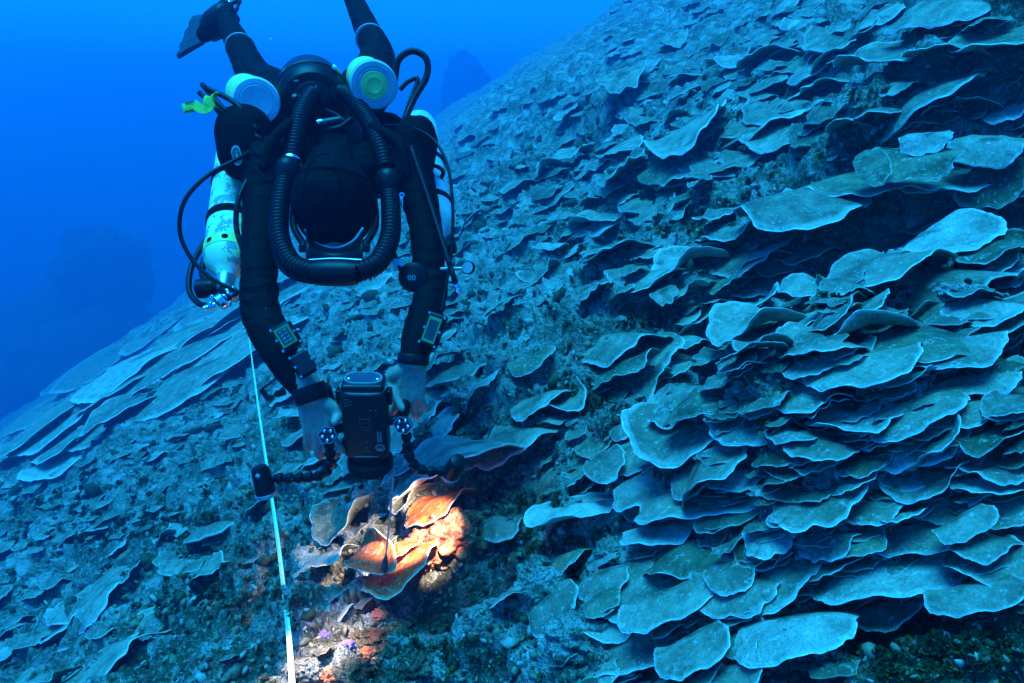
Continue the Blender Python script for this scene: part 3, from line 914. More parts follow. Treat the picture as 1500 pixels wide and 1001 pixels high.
# tufts of dark weed
def tuft(seed):
    g = random.Random(seed)
    V, Fc = [], []
    for k in range(26):
        a, e = g.uniform(0, 6.28), g.uniform(0.2, 1.4)
        d = Vector((math.cos(a) * math.cos(e), math.sin(a) * math.cos(e), math.sin(e)))
        s = Vector((-math.sin(a), math.cos(a), 0)) * 0.10
        L = g.uniform(.35, .6)
        b = len(V)
        V += [tuple(d * L * .5 - s * .4), tuple(d * L * .5 + s * .4), tuple(d * L + s + Vector((0, 0, g.uniform(-.1, .1)))), tuple(d * L - s)]
        Fc.append((b, b + 1, b + 2, b + 3))
    return np.array(V), np.array(Fc), np.zeros((len(V), 2))
TU = [tuft(i) for i in range(5)]
M['weed'] = simple_mat('reef_weed', (0.035, 0.045, 0.016), 0.9, spec=0.1, vary=0.6, scale=90)
M['weed_olive'] = simple_mat('olive_reef_weed', (0.10, 0.11, 0.03), 0.9, spec=0.1, vary=0.5, scale=90)
PATCH = [(1240, 470, 60, 34, 130), (1430, 375, 80, 36, 150), (1390, 955, 130, 40, 260), (1290, 420, 40, 16, 50), (960, 470, 60, 24, 80), (1180, 635, 60, 30, 60),
         (800, 780, 70, 70, 120), (640, 960, 100, 40, 60), (300, 870, 110, 50, 130), (1000, 330, 120, 60, 120), (870, 580, 60, 20, 70), (200, 760, 180, 60, 180), (1150, 180, 160, 60, 160), (560, 640, 160, 60, 90)]
items = []
for cx, cy_, sx, sy, n in PATCH:
    for _ in range(n):
        p = ground(sg.gauss(cx, sx * .6), sg.gauss(cy_, sy * .6))
        if p is None: continue
        dep = pix(p)[2]
        s = sg.uniform(9, 24) * dep / F
        q = NW.to_track_quat('Z', 'Y').to_matrix() @ Matrix.Rotation(sg.uniform(0, 6.28), 3, 'Z')
        mw = np.eye(4); mw[:3, :3] = np.array(q) * s; mw[:3, 3] = np.array(p - NW * s * .1)
        items.append((sg.randrange(5), mw, 0 if sg.random() < .7 else 1))
merged('reef_weed', TU, [M['weed'], M['weed_olive']], items)

# ------------------------------------------------------------------ distant coral heads, bare rocks
def crust_mat():
    """Red coralline crust with pale growth and orange film."""
    m, nt, b = new_mat('mixed_red_crust')
    pos = N_(nt, 'ShaderNodeNewGeometry').outputs['Position']
    a = noise_node(nt, pos, 34, 5, 0.65)
    f = noise_node(nt, pos, 120, 4, 0.7)
    c = ramp(nt, a, [(0.34, (0.10, 0.02, 0.012)), (0.46, (0.52, 0.09, 0.04)), (0.55, (0.68, 0.22, 0.08)), (0.66, (0.76, 0.36, 0.18))])
    c = mix(nt, ramp(nt, f, [(0.58, (0, 0, 0)), (0.68, (1, 1, 1))]), c, (0.82, 0.46, 0.30))
    c = mix(nt, ramp(nt, f, [(0.34, (1, 1, 1)), (0.44, (0, 0, 0))]), c, (0.06, 0.02, 0.02))
    nt.links.new(c, b.inputs['Base Color'])
    b.inputs['Roughness'].default_value = 0.85
    bump(nt, b, math_(nt, 'ADD', a, math_(nt, 'MULTIPLY', f, .5)), 1.0, 0.02)
    return m

def rock_obj(name, c, size, label, cat, mat_, seed, rough=0.28, fq=2.2, sub=5, group=None):
    bm = bmesh.new()
    bmesh.ops.create_icosphere(bm, subdivisions=sub, radius=1.0)
    V = np.array([tuple(v.co) for v in bm.verts])
    n = fbm(V * fq + seed * 7.7, 5, 0.55)
    rg = 1 - np.abs(fbm(V * fq * 1.7 + seed * 3.1, 3))
    V = V * (1 + rough * n + rough * .6 * (rg - .7))[:, None] * np.array(size)[None]
    Fc = [[v.index for v in f.verts] for f in bm.faces]
    bm.free()
    o = mesh_obj(name, V, Fc, mat_)
    o.location = c
    return tag(o, label, cat, group)
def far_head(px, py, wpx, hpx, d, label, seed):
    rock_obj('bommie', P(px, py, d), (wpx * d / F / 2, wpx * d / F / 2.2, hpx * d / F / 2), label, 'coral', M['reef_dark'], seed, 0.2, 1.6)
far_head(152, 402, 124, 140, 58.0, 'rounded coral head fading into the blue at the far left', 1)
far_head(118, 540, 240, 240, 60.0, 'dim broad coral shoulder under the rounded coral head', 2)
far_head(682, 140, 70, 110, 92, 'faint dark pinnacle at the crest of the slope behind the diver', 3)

def near_rock(px, py, wpx, hpx, label, seed, mat_='reef', sink=.3, name='coral_rock', cat='rock'):
    p = ground(px, py)
    d = pix(p)[2]
    w, h = wpx * d / F / 2, hpx * d / F / 2
    rock_obj(name, p + NW * h * (0.35 - sink), (w, w * .8, h * .9), label, cat, M[mat_], seed, .42, 2.1, 5)
M['rock_pale'] = reef_mat('pale_limestone', 1.35)
M['rock_warm'] = reef_mat('crusted_limestone', 0.8, (1.0, 0.78, 0.56))
M['crust_red'] = simple_mat('red_coralline_crust', (0.62, 0.12, 0.07), 0.85, spec=0.2, vary=0.5, scale=60, bmp=0.8)
M['crust_mix'] = crust_mat()
M['sponge_purple'] = simple_mat('purple_sponge', (0.32, 0.18, 0.50), 0.85, spec=0.2, vary=0.4, scale=60, bmp=0.8)
cg = pix(ground(1290, 225))[2]
# the cave roof: broad thin plates reaching out level from the rock
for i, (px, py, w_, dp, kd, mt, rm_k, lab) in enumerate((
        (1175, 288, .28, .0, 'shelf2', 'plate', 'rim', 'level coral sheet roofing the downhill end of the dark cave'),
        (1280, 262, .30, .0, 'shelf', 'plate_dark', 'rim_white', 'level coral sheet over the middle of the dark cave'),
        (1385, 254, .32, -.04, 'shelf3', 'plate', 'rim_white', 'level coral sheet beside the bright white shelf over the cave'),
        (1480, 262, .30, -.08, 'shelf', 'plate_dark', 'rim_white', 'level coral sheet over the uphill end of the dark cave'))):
    mp, mr = proto(kd, mt, rm_k)
    o = link(bpy.data.objects.new('plate_coral', mp))
    X = Vector((1, .12, .16)).normalized(); Z = Vector((-.16, -.10, 1)).normalized(); Y = Z.cross(X); X = Y.cross(Z)
    Y = -Y; X = -X
    c0 = P(px, py, cg - .05 + dp)
    mw = Matrix.Identity(4)
    for r_ in range(3):
        mw[r_][0] = X[r_] * w_ * 1.25; mw[r_][1] = Y[r_] * .50; mw[r_][2] = Z[r_] * .26; mw[r_][3] = c0[r_]
    o.matrix_world = mw
    q_ = link(bpy.data.objects.new('rim', mr)); q_.parent = o
    tag(o, lab, 'coral', 'plate corals on the reef slope')
NEAR = [
 (700, 580, 90, 46, 'pale bare rock patch just beyond the camera\'s right handle', 'rock_pale'),
 (640, 640, 60, 50, 'pale knobbly rock seen between the right handle and its lamp arm', 'rock_pale'),
 (1232, 424 + 8, 60, 24, 'pale crusted rock between the weedy-middled plate and the dark weed', 'rock_pale'),
 (1412, 432, 70, 26, 'bright silt-covered rock under the ledge near the right edge', 'rock_pale'),
 (850, 935, 90, 60, 'pale pitted rock downhill of the lowest coral shelf', 'rock_pale'),
 (800, 860, 70, 46, 'rough pale rock beside the dark hollow under the lit coral', 'rock_pale'),
 (905, 810, 60, 40, 'knobbly rock below the slanting coral tongue', 'rock_pale'),
 (462, 985, 50, 40, 'white and pink rock lit by the lamp beside the foot of the tape', 'rock_pale'),
 (520, 985, 50, 30, 'warm brown rock just past the white lamp-lit rock', 'rock_warm'),
 (600, 975, 60, 34, 'grey flat rock at the bottom, second past the tape', 'rock_warm'),
 (560, 930, 80, 24, 'brown ledge of rock below the pale worn coral slab', 'rock_warm'),
 (630, 920, 50, 24, 'brown rock at the downhill edge of the dark hollow', 'rock_warm'),
 (449, 990, 22, 16, 'red crusted lump touching the foot of the tape', 'crust_red'),
 (478, 932, 22, 18, 'larger purple sponge knob among the lamp-lit rubble', 'sponge_purple'),
 (510, 946, 18, 16, 'smaller purple sponge knob among the lamp-lit rubble', 'sponge_purple'),
 (486, 990, 30, 18, 'pink and red crusted stone just past the white lamp-lit rock', 'crust_mix'),
 (540, 958, 40, 18, 'low rust-coloured crust on the brown rubble downhill of the dark hollow', 'crust_mix'),
 (556, 902, 24, 12, 'small red crusted stone under the lamp-lit coral', 'crust_red'),
]
for i, (px, py, w, h, lab, m_) in enumerate(NEAR):
    cat = 'sponge' if 'sponge' in m_ else 'rock'
    near_rock(px, py, w, h, lab, 20 + i, m_, name='sponge' if cat == 'sponge' else 'coral_rock', cat=cat)

# ------------------------------------------------------------------ the lamp-lit orange coral
place_plate(655, 728, 138, 84, 16, 'fan2', 20, 'plate', 'rim', 'wide coral plate whose lower edge glows orange in the lamp light', 'plate corals on the reef slope', raise_=.09)
place_plate(652, 776, 86, 34, 26, 'shelf3', 16, 'plate_red', 'rim', 'glowing orange coral lip just under the wide lamp-edged plate', 'lamp-lit orange coral plates', raise_=.07)
place_plate(572, 846, 68, 80, 62, 'shell', 4, 'plate_red', 'rim', 'bright orange coral cup behind the hanging weight', 'lamp-lit orange coral plates', raise_=.06)
place_plate(606, 872, 108, 50, 32, 'shelf4', 10, 'plate_red', 'rim', 'lower orange coral shelf with a pale scalloped edge', 'lamp-lit orange coral plates', raise_=.075)
place_plate(616, 850, 36, 26, 24, 'leaf', 14, 'plate_red', 'rim', 'tiny orange coral leaf on top of the lower orange shelf', 'lamp-lit orange coral plates', raise_=.10)
near_rock(680, 802, 84, 84, 'rough red and orange rock glowing in the lamp light', 41, 'crust_mix', -.2)
near_rock(634, 822, 78, 60, 'pale pink rock in the brightest part of the lamp light', 42, 'crust_mix', -.3)

# last row above the weedy patch in the bottom right
place_plate(1440, 902, 150, 46, 10, 'shelf3', 16, 'plate', 'rim', 'long coral shelf overhanging the weedy patch at the bottom right edge', 'plate corals on the reef slope')
place_plate(1318, 918, 120, 40, 16, 'fan2', 16, 'plate', 'rim', 'rounded coral shelf at the downhill side of the weedy bottom patch', 'plate corals on the reef slope')
place_plate(1395, 872, 110, 38, 8, 'shelf4', 14, 'plate_pale', 'rim', 'bent pale coral shelf tucked under the biggest plate above the weedy patch', 'plate corals on the reef slope')
# ------------------------------------------------------------------ diver and gear: shape helpers
def spline(ps, n=8):
    """Catmull-Rom through points (each a tuple of floats), n samples per span."""
    ps = [np.array(p, dtype=float) for p in ps]
    if len(ps) < 3:
        return [ps[0] + (ps[-1] - ps[0]) * t for t in np.linspace(0, 1, n + 1)]
    q = [2 * ps[0] - ps[1]] + ps + [2 * ps[-1] - ps[-2]]
    out = []
    for i in range(1, len(q) - 2):
        p0, p1, p2, p3 = q[i - 1:i + 3]
        for k in range(n):
            t = k / n
            out.append(0.5 * (2 * p1 + (p2 - p0) * t + (2 * p0 - 5 * p1 + 4 * p2 - p3) * t * t + (3 * p1 - p0 - 3 * p2 + p3) * t ** 3))
    out.append(ps[-1])
    return out

def sweep(path, radii, seg=10, caps=True, V=None, Fc=None):
    V = [] if V is None else V
    Fc = [] if Fc is None else Fc
    path = [Vector(p) for p in path]
    nrm = None
    rings = []
    for i, p in enumerate(path):
        t = (path[min(i + 1, len(path) - 1)] - path[max(i - 1, 0)]).normalized()
        if nrm is None:
            nrm = t.orthogonal().normalized()
        else:
            nrm = (nrm - t * nrm.dot(t)).normalized()
        bn = t.cross(nrm)
        r = radii[i] if hasattr(radii, '__len__') else radii
        rings.append(len(V))
        for k in range(seg):
            a = 2 * math.pi * k / seg
            V.append(p + (nrm * math.cos(a) + bn * math.sin(a)) * r)
    for a, b in zip(rings, rings[1:]):
        for k in range(seg):
            k2 = (k + 1) % seg
            Fc.append((a + k, a + k2, b + k2, b + k))
    if caps:
        Fc.append(tuple(rings[0] + k for k in range(seg))[::-1])
        Fc.append(tuple(rings[-1] + k for k in range(seg)))
    return V, Fc

def tube(name, ctrl, r, mat, parent=None, n=8, seg=10):
    path = spline(ctrl, n)
    V, Fc = sweep(path, r, seg)
    return mesh_obj(name, V, Fc, mat, parent)

def corrugated(name, ctrl, r, mat, parent, pitch=0.011, amp=0.16, seg=16):
    path = [Vector(p) for p in spline(ctrl, 24)]
    L = [0.0]
    for a, b in zip(path, path[1:]): L.append(L[-1] + (b - a).length)
    step = pitch / 6
    n = int(L[-1] / step)
    out, rad, j = [], [], 0
    prof = [1.0, 1.0, 0.97, 1 - amp, 1 - amp, 0.97]
    for i in range(n + 1):
        s = i * step
        while j < len(L) - 2 and L[j + 1] < s: j += 1
        t = (s - L[j]) / max(L[j + 1] - L[j], 1e-6)
        out.append(path[j].lerp(path[j + 1], min(t, 1))); rad.append(r * prof[i % 6])
    V, Fc = sweep(out, rad, seg)
    return mesh_obj(name, V, Fc, mat, parent)

def frame(axis, hint):
    """Right-handed x, y, z with z along axis and x as near hint as it can."""
    z = Vector(axis).normalized()
    x = (Vector(hint) - z * Vector(hint).dot(z)).normalized()
    return x, z.cross(x), z

def lathe(name, origin, axis, prof, mat, parent=None, seg=32, hint=None, sx=1.0, smooth=True):
    """prof: list of (distance along axis, radius)."""
    x, y, z = frame(axis, hint or (Vector(axis).orthogonal()))
    V, Fc = [], []
    for h, r in prof:
        for k in range(seg):
            a = 2 * math.pi * k / seg
            V.append(Vector(origin) + z * h + (x * math.cos(a) * sx + y * math.sin(a)) * r)
    for i in range(len(prof) - 1):
        for k in range(seg):
            k2 = (k + 1) % seg
            Fc.append((i * seg + k, i * seg + k2, (i + 1) * seg + k2, (i + 1) * seg + k))
    Fc.append(tuple(range(seg))[::-1])
    b = (len(prof) - 1) * seg
    Fc.append(tuple(b + k for k in range(seg)))
    o = mesh_obj(name, V, Fc, mat, parent, smooth)
    if smooth: sharp(o)
    return o

def sharp(o, ang=35):
    bm = bmesh.new(); bm.from_mesh(o.data)
    bmesh.ops.recalc_face_normals(bm, faces=bm.faces)
    for e in bm.edges:
        if len(e.link_faces) == 2 and e.calc_face_angle(0) > R(ang): e.smooth = False
    bm.to_mesh(o.data); bm.free()

def rbox(name, c, ax, size, mat, parent=None, bevel=0.004, seg=2):
    """Bevelled box at c with axes ax=(x,y,z), full sizes size."""
    bm = bmesh.new()
    bmesh.ops.create_cube(bm, size=1)
    for v in bm.verts: v.co = Vector((v.co.x * size[0], v.co.y * size[1], v.co.z * size[2]))
    if bevel:
        bmesh.ops.bevel(bm, geom=bm.edges[:], offset=bevel, segments=seg, affect='EDGES', profile=0.5)
    x, y, z = ax
    for v in bm.verts: v.co = Vector(c) + x * v.co.x + y * v.co.y + z * v.co.z
    me = bpy.data.meshes.new(name); bm.to_mesh(me); bm.free()
    me.materials.append(mat)
    me.polygons.foreach_set('use_smooth', [True] * len(me.polygons))
    o = link(bpy.data.objects.new(name, me))
    if parent is not None: put(o, parent)
    sharp(o, 40)
    return o

def slab(name, outline, c, ax, thick, mat, parent=None, bevel=0.0):
    """Extruded flat outline (list of 2-D points in ax x/y), thickness along z."""
    x, y, z = ax
    n = len(outline)
    V = [Vector(c) + x * u + y * v + z * (thick / 2) for u, v in outline] + [Vector(c) + x * u + y * v - z * (thick / 2) for u, v in outline]
    Fc = [tuple(range(n)), tuple(range(n, 2 * n))[::-1]] + [(k, k + n, (k + 1) % n + n, (k + 1) % n) for k in range(n)]
    o = mesh_obj(name, V, Fc, mat, parent, smooth=False)
    bm = bmesh.new(); bm.from_mesh(o.data); bmesh.ops.recalc_face_normals(bm, faces=bm.faces)
    if bevel: bmesh.ops.bevel(bm, geom=[e for e in bm.edges], offset=bevel, segments=2, affect='EDGES')
    bm.to_mesh(o.data); bm.free()
    return o

def stadium(w, h, n=10):
    r = min(w, h) / 2
    out = []
    if w >= h:
        for k in range(n + 1): a = -math.pi / 2 + math.pi * k / n; out.append((w / 2 - r + r * math.cos(a), r * math.sin(a)))
        for k in range(n + 1): a = math.pi / 2 + math.pi * k / n; out.append((-w / 2 + r + r * math.cos(a), r * math.sin(a)))
    else:
        return [(-v, u) for u, v in stadium(h, w, n)]
    return out

def ring_band(name, outline, c, ax, width, thick, mat, parent):
    """A closed flat frame following an outline."""
    x, y, z = ax
    V, Fc = [], []
    n = len(outline)
    for u, v in outline:
        L = math.hypot(u, v)
        for du, dz in ((0, 0), (width, 0), (width, thick), (0, thick)):
            k = (L - du) / L
            V.append(Vector(c) + x * u * k + y * v * k + z * dz)
    for i in range(n):
        j = (i + 1) % n
        for k in range(4):
            k2 = (k + 1) % 4
            Fc.append((i * 4 + k, i * 4 + k2, j * 4 + k2, j * 4 + k))
    o = mesh_obj(name, V, Fc, mat, parent, smooth=False)
    bm = bmesh.new(); bm.from_mesh(o.data); bmesh.ops.recalc_face_normals(bm, faces=bm.faces); bm.to_mesh(o.data); bm.free()
    return o

def text_obj(name, body, c, ax, size, mat, parent):
    cu = bpy.data.curves.new(name, 'FONT')
    cu.body = body; cu.size = size; cu.align_x = 'CENTER'; cu.align_y = 'CENTER'; cu.extrude = 0.0003
    t = bpy.data.objects.new(name, cu)
    link(t)
    bpy.context.view_layer.update()
    me = bpy.data.meshes.new_from_object(t.evaluated_get(bpy.context.evaluated_depsgraph_get()))
    bpy.data.objects.remove(t)
    x, y, z = ax
    for v in me.vertices: v.co = Vector(c) + x * v.co.x + y * v.co.y + z * v.co.z
    me.materials.clear(); me.materials.append(mat)
    o = link(bpy.data.objects.new(name, me))
    if parent is not None: put(o, parent)
    return o

# ------------------------------------------------------------------ gear materials
M['neoprene'] = simple_mat('black_neoprene', (0.003, 0.003, 0.0035), 0.75, spec=0.08, vary=0.4, scale=50, bmp=0.25)
M['hood'] = simple_mat('hood_neoprene', (0.003, 0.003, 0.0035), 0.8, spec=0.08, vary=0.6, scale=26, bmp=0.7)
M['rubber'] = simple_mat('black_rubber', (0.004, 0.004, 0.005), 0.45, spec=0.22, vary=0.3, scale=80)
M['nylon'] = simple_mat('black_nylon', (0.003, 0.003, 0.0035), 0.8, spec=0.08, vary=0.4, scale=160, bmp=0.4)
M['black_metal'] = simple_mat('black_anodised', (0.012, 0.012, 0.014), 0.38, 0.2, 0.4, 0.2, 50)
M['plastic'] = simple_mat('black_plastic', (0.004, 0.004, 0.005), 0.42, spec=0.22, vary=0.2, scale=60)
M['steel'] = simple_mat('bright_steel', (0.75, 0.75, 0.75), 0.22, 1.0, vary=0.1, scale=50)
M['grey_metal'] = simple_mat('grey_metal_edge', (0.55, 0.54, 0.56), 0.35, 0.8, vary=0.15, scale=70)
M['pale_cup'] = simple_mat('pale_grey_cup', (0.78, 0.80, 0.80), 0.5, spec=0.4, vary=0.14, scale=22, bmp=0.1)
M['grey_cup'] = simple_mat('grey_cup', (0.52, 0.54, 0.56), 0.55, spec=0.4, vary=0.18, scale=22, bmp=0.1)
M['yellow'] = simple_mat('chipped_yellow_paint', (0.88, 0.90, 0.22), 0.45, spec=0.4, vary=0.14, scale=30, bmp=0.3)
M['yellow_web'] = simple_mat('yellow_webbing', (0.55, 0.72, 0.10), 0.7, spec=0.3, vary=0.2, scale=120, bmp=0.4)
M['white_paint'] = simple_mat('worn_white_paint', (0.62, 0.63, 0.62), 0.5, spec=0.4, vary=0.2, scale=20, bmp=0.2)
M['glass'] = simple_mat('dark_lens_glass', (0.01, 0.012, 0.014), 0.05, spec=0.8, vary=0.1)
M['window'] = simple_mat('housing_window', (0.07, 0.08, 0.12), 0.08, spec=0.7, vary=0.2, scale=30)
M['tape'] = simple_mat('fibreglass_tape', (0.90, 0.87, 0.52), 0.6, spec=0.3, vary=0.12, scale=40)
M['slate'] = simple_mat('white_slate', (0.75, 0.76, 0.76), 0.6, vary=0.08)
M['lcd_green'] = simple_mat('green_display', (0.10, 0.24, 0.07), 0.25, spec=0.6, vary=0.1)
M['lcd_dark'] = simple_mat('dark_display', (0.02, 0.035, 0.03), 0.15, spec=0.6, vary=0.1)
M['print_grey'] = simple_mat('grey_print', (0.35, 0.36, 0.36), 0.6, vary=0.1)
M['print_dim'] = simple_mat('faded_print', (0.12, 0.12, 0.13), 0.6, vary=0.3)
M['lead'] = simple_mat('lead_weight', (0.045, 0.05, 0.06), 0.5, 0.3, vary=0.3)
M['cord'] = simple_mat('pale_cord', (0.45, 0.45, 0.42), 0.8, vary=0.2, scale=200)
M['fin_rubber'] = simple_mat('fin_rubber', (0.045, 0.047, 0.05), 0.5, spec=0.4, vary=0.3, scale=14)

def skin_mat():
    m, nt, b = new_mat('diver_skin')
    tc = N_(nt, 'ShaderNodeTexCoord').outputs['Object']
    f = noise_node(nt, tc, 60, 5, 0.6)
    nt.links.new(ramp(nt, f, [(0.3, (0.36, 0.24, 0.18)), (0.7, (0.52, 0.37, 0.28))]), b.inputs['Base Color'])
    b.inputs['Roughness'].default_value = 0.55
    b.inputs['Subsurface Weight'].default_value = 0.06
    b.inputs['Subsurface Radius'].default_value = (0.01, 0.004, 0.002)
    bump(nt, b, noise_node(nt, tc, 170, 3), 0.4, 0.002)
    return m
M['skin'] = skin_mat()

def camo_mat():
    """Tank sleeve: yellow and white painted patches worn through to blue-grey."""
    m, nt, b = new_mat('camo_tank_paint')
    tc = N_(nt, 'ShaderNodeTexCoord').outputs['Object']
    a = noise_node(nt, tc, 20, 4, 0.6, 0.4)
    c2 = noise_node(nt, tc, 46, 4, 0.65)
    c = ramp(nt, a, [(0.46, (0.90, 0.92, 0.88)), (0.48, (0.84, 0.90, 0.42)), (0.56, (0.86, 0.91, 0.46)), (0.58, (0.33, 0.38, 0.38)), (0.66, (0.33, 0.38, 0.38)), (0.68, (0.62, 0.66, 0.62))])
    c = mix(nt, ramp(nt, c2, [(0.61, (0, 0, 0)), (0.66, (1, 1, 1))]), c, (0.22, 0.26, 0.26))
    nt.links.new(c, b.inputs['Base Color'])
    b.inputs['Roughness'].default_value = 0.55
    bump(nt, b, c2, 0.3, 0.003)
    return m
M['camo'] = camo_mat()

# ------------------------------------------------------------------ the diver's body: one continuous figure
bV, bF = [], []
def limb(ctrl, n=7, seg=14):
    """ctrl: list of (point, radius); a round-ended tapered limb added to the body."""
    c4 = [(*p, r) for p, r in ctrl]
    s = spline(c4, n)
    path = [q[:3] for q in s]; rad = [q[3] for q in s]
    d0 = (Vector(path[0]) - Vector(path[1])).normalized(); d1 = (Vector(path[-1]) - Vector(path[-2])).normalized()
    pre = [(np.array(Vector(path[0]) + d0 * rad[0] * math.sin(a)), rad[0] * math.cos(a)) for a in (1.45, 1.1, 0.75, 0.4)]
    post = [(np.array(Vector(path[-1]) + d1 * rad[-1] * math.sin(a)), rad[-1] * math.cos(a)) for a in (0.4, 0.75, 1.1, 1.45)]
    path = [p for p, _ in pre] + path + [p for p, _ in post]
    rad = [r for _, r in pre] + rad + [r for _, r in post]
    sweep(path, rad, seg, True, bV, bF)

def blob(c, ax, size, sub=3):
    bm = bmesh.new(); bmesh.ops.create_icosphere(bm, subdivisions=sub, radius=1)
    b = len(bV)
    for v in bm.verts: bV.append(Vector(c) + ax[0] * v.co.x * size[0] + ax[1] * v.co.y * size[1] + ax[2] * v.co.z * size[2])
    for f in bm.faces: bF.append(tuple(b + v.index for v in f.verts))
    bm.free()
VIEW = (RX, UP, FW)

CHEST = P(490, 262, 1.84); PELV = P(474, 178, 2.36)
limb([(P(490, 268, 1.74), .09), (CHEST, .125), (P(484, 225, 2.1), .125), (PELV, .125)])
limb([(P(392, 240, 1.65), .066), (P(490, 262, 1.76), .075), (P(596, 234, 1.65), .066)])
limb([(P(488, 250, 1.66), .068), (P(490, 285, 1.56), .066)])            # neck
HEAD = P(490, 296, 1.50)
hz = (HEAD - P(490, 240, 1.66)).normalized()                            # crown direction
blob(P(490, 300, 1.51), VIEW, (.083, .098, .108))
blob(P(490, 340, 1.50), VIEW, (.062, .050, .085))                       # face and jaw, turned down
blob(P(490, 366, 1.47), VIEW, (.013, .022, .016), 2)                    # nose
for s in (-1, 1): blob(P(490 + s * 54, 308, 1.53), VIEW, (.012, .028, .022), 2)   # ears under the hood
# arms
LA = [(P(394, 240, 1.63), .056), (P(382, 330, 1.56), .042), (P(381, 448, 1.47), .039), (P(399, 492, 1.43), .042), (P(428, 540, 1.40), .037), (P(453, 574, 1.385), .031)]
RA = [(P(598, 236, 1.63), .054), (P(621, 320, 1.58), .040), (P(630, 418, 1.52), .037), (P(624, 455, 1.48), .038), (P(612, 500, 1.44), .036), (P(606, 527, 1.42), .029)]
limb(LA); limb(RA)
# legs, trailing up and back
limb([(P(444, 176, 2.34), .10), (P(404, 140, 2.48), .092), (P(374, 112, 2.66), .068), (P(352, 70, 2.82), .058), (P(335, 36, 2.98), .043), (P(330, 16, 3.06), .042)])
limb([(P(505, 172, 2.34), .10), (P(540, 124, 2.46), .092), (P(553, 84, 2.60), .066), (P(536, 40, 2.78), .052), (P(516, -6, 2.96), .041), (P(508, -34, 3.06), .040)])
# feet inside the fins
limb([(P(330, 14, 3.06), .040), (P(318, 34, 3.06), .044), (P(300, 50, 3.06), .036)])
limb([(P(508, -40, 3.06), .040), (P(504, -66, 3.10), .042), (P(496, -84, 3.14), .034)])

def hand(wrist, d, side, back, thumb_to, curl=0):
    """Back of the hand towards `back`, fingers along d curling away from it; side points to the thumb."""
    d = d.normalized(); side = (side - d * side.dot(d)).normalized(); back = (back - d * back.dot(d) - side * back.dot(side)).normalized()
    for k, (o, ln) in enumerate(((.0225, .084), (.0075, .089), (-.0075, .086), (-.0215, .078))):
        kn = wrist + d * ln + side * o
        limb([(wrist + side * o * .5, .0175), (wrist + d * ln * .55 + side * o * .9, .0135), (kn, .0102)], 4, 10)
        segs = ((.043, 10), (.028, 36), (.022, 66)) if k != 3 else ((.034, 14), (.022, 40), (.019, 68))
        p = kn; ch = [(p, .0090)]
        for j, (L, a) in enumerate(segs):
            a = a + curl * (j + 1)
            v = d * math.cos(R(a)) - back * math.sin(R(a)) + side * o * 14.0
            p = p + v.normalized() * L
            ch.append((p, (.0082, .0076, .0066)[j]))
        limb(ch, 5, 10)
    b0 = wrist + d * .022 + side * .022
    t1 = b0 + side * .030 + d * .028 - back * .004
    limb([(b0, .017), (t1, .0135), (t1 + (thumb_to - t1) * .55, .0112), (thumb_to, .0088)], 5, 10)

LW = P(455, 577, 1.382); RW = P(605, 529, 1.42)
hand(LW, P(467, 640, 1.40) - LW, RX, -FW, P(490, 618, 1.375), 4)
hand(RW, P(600, 592, 1.44) - RW, -RX, -FW, P(588, 598, 1.415), 16)

raw = mesh_obj('person', bV, bF)
rm_ = raw.modifiers.new('skin', 'REMESH'); rm_.mode = 'VOXEL'; rm_.voxel_size = 0.003
sm_ = raw.modifiers.new('smooth', 'SMOOTH'); sm_.iterations = 3; sm_.factor = 0.5
bpy.context.view_layer.update()
bm_ = bpy.data.meshes.new_from_object(raw.evaluated_get(bpy.context.evaluated_depsgraph_get()))
bpy.data.objects.remove(raw)
_n = len(bm_.vertices)
_co = np.empty(_n * 3); bm_.vertices.foreach_get('co', _co); _co = _co.reshape(-1, 3)
_no = np.empty(_n * 3); bm_.vertices.foreach_get('normal', _no); _no = _no.reshape(-1, 3)
_fold = 1 - np.abs(fbm(np.stack([_co[:, 0] * 13, _co[:, 1] * 13, _co[:, 2] * 30], 1) + 2.2, 3)) * 2
_bend = sum(np.exp(-np.sum((_co - np.array(q)) ** 2, 1) / .10 ** 2) for q in (P(379, 448, 1.47), P(631, 418, 1.52), P(392, 240, 1.63), P(598, 236, 1.63), P(374, 112, 2.66), P(553, 84, 2.6)))
_hand = np.minimum(np.linalg.norm(_co - np.array(P(463, 610, 1.39)), axis=1), np.linalg.norm(_co - np.array(P(602, 560, 1.43)), axis=1))
_co += _no * (_fold * (.0012 + .0035 * np.clip(_bend, 0, 1)) * np.clip((_hand - .07) / .05, 0, 1))[:, None]
bm_.vertices.foreach_set('co', _co.ravel()); bm_.update()
person = link(bpy.data.objects.new('person', bm_))
bm_.materials.clear(); bm_.materials.append(M['neoprene']); bm_.materials.append(M['skin'])
ctr = np.empty(len(bm_.polygons) * 3); bm_.polygons.foreach_get('center', ctr); ctr = ctr.reshape(-1, 3)
def beyond(w, d):
    return (ctr - np.array(w)) @ np.array(d.normalized())
ld = P(467, 640, 1.40) - P(435, 548, 1.395); rd = P(600, 592, 1.44) - P(612, 500, 1.44)
isl = (beyond(LW, ld) > 0.008) & (np.linalg.norm(ctr - np.array(LW), axis=1) < .24)
isr = (beyond(RW, rd) > 0.002) & (np.linalg.norm(ctr - np.array(RW), axis=1) < .24)
face = (np.linalg.norm(ctr - np.array(P(490, 372, 1.46)), axis=1) < .03)
bm_.polygons.foreach_set('material_index', (isl | isr | face).astype(np.int32))
bm_.polygons.foreach_set('use_smooth', np.ones(len(bm_.polygons), dtype=bool))
tag(person, 'diver in black wetsuit and hood leaning over a camera, bare hands on its handles', 'person')

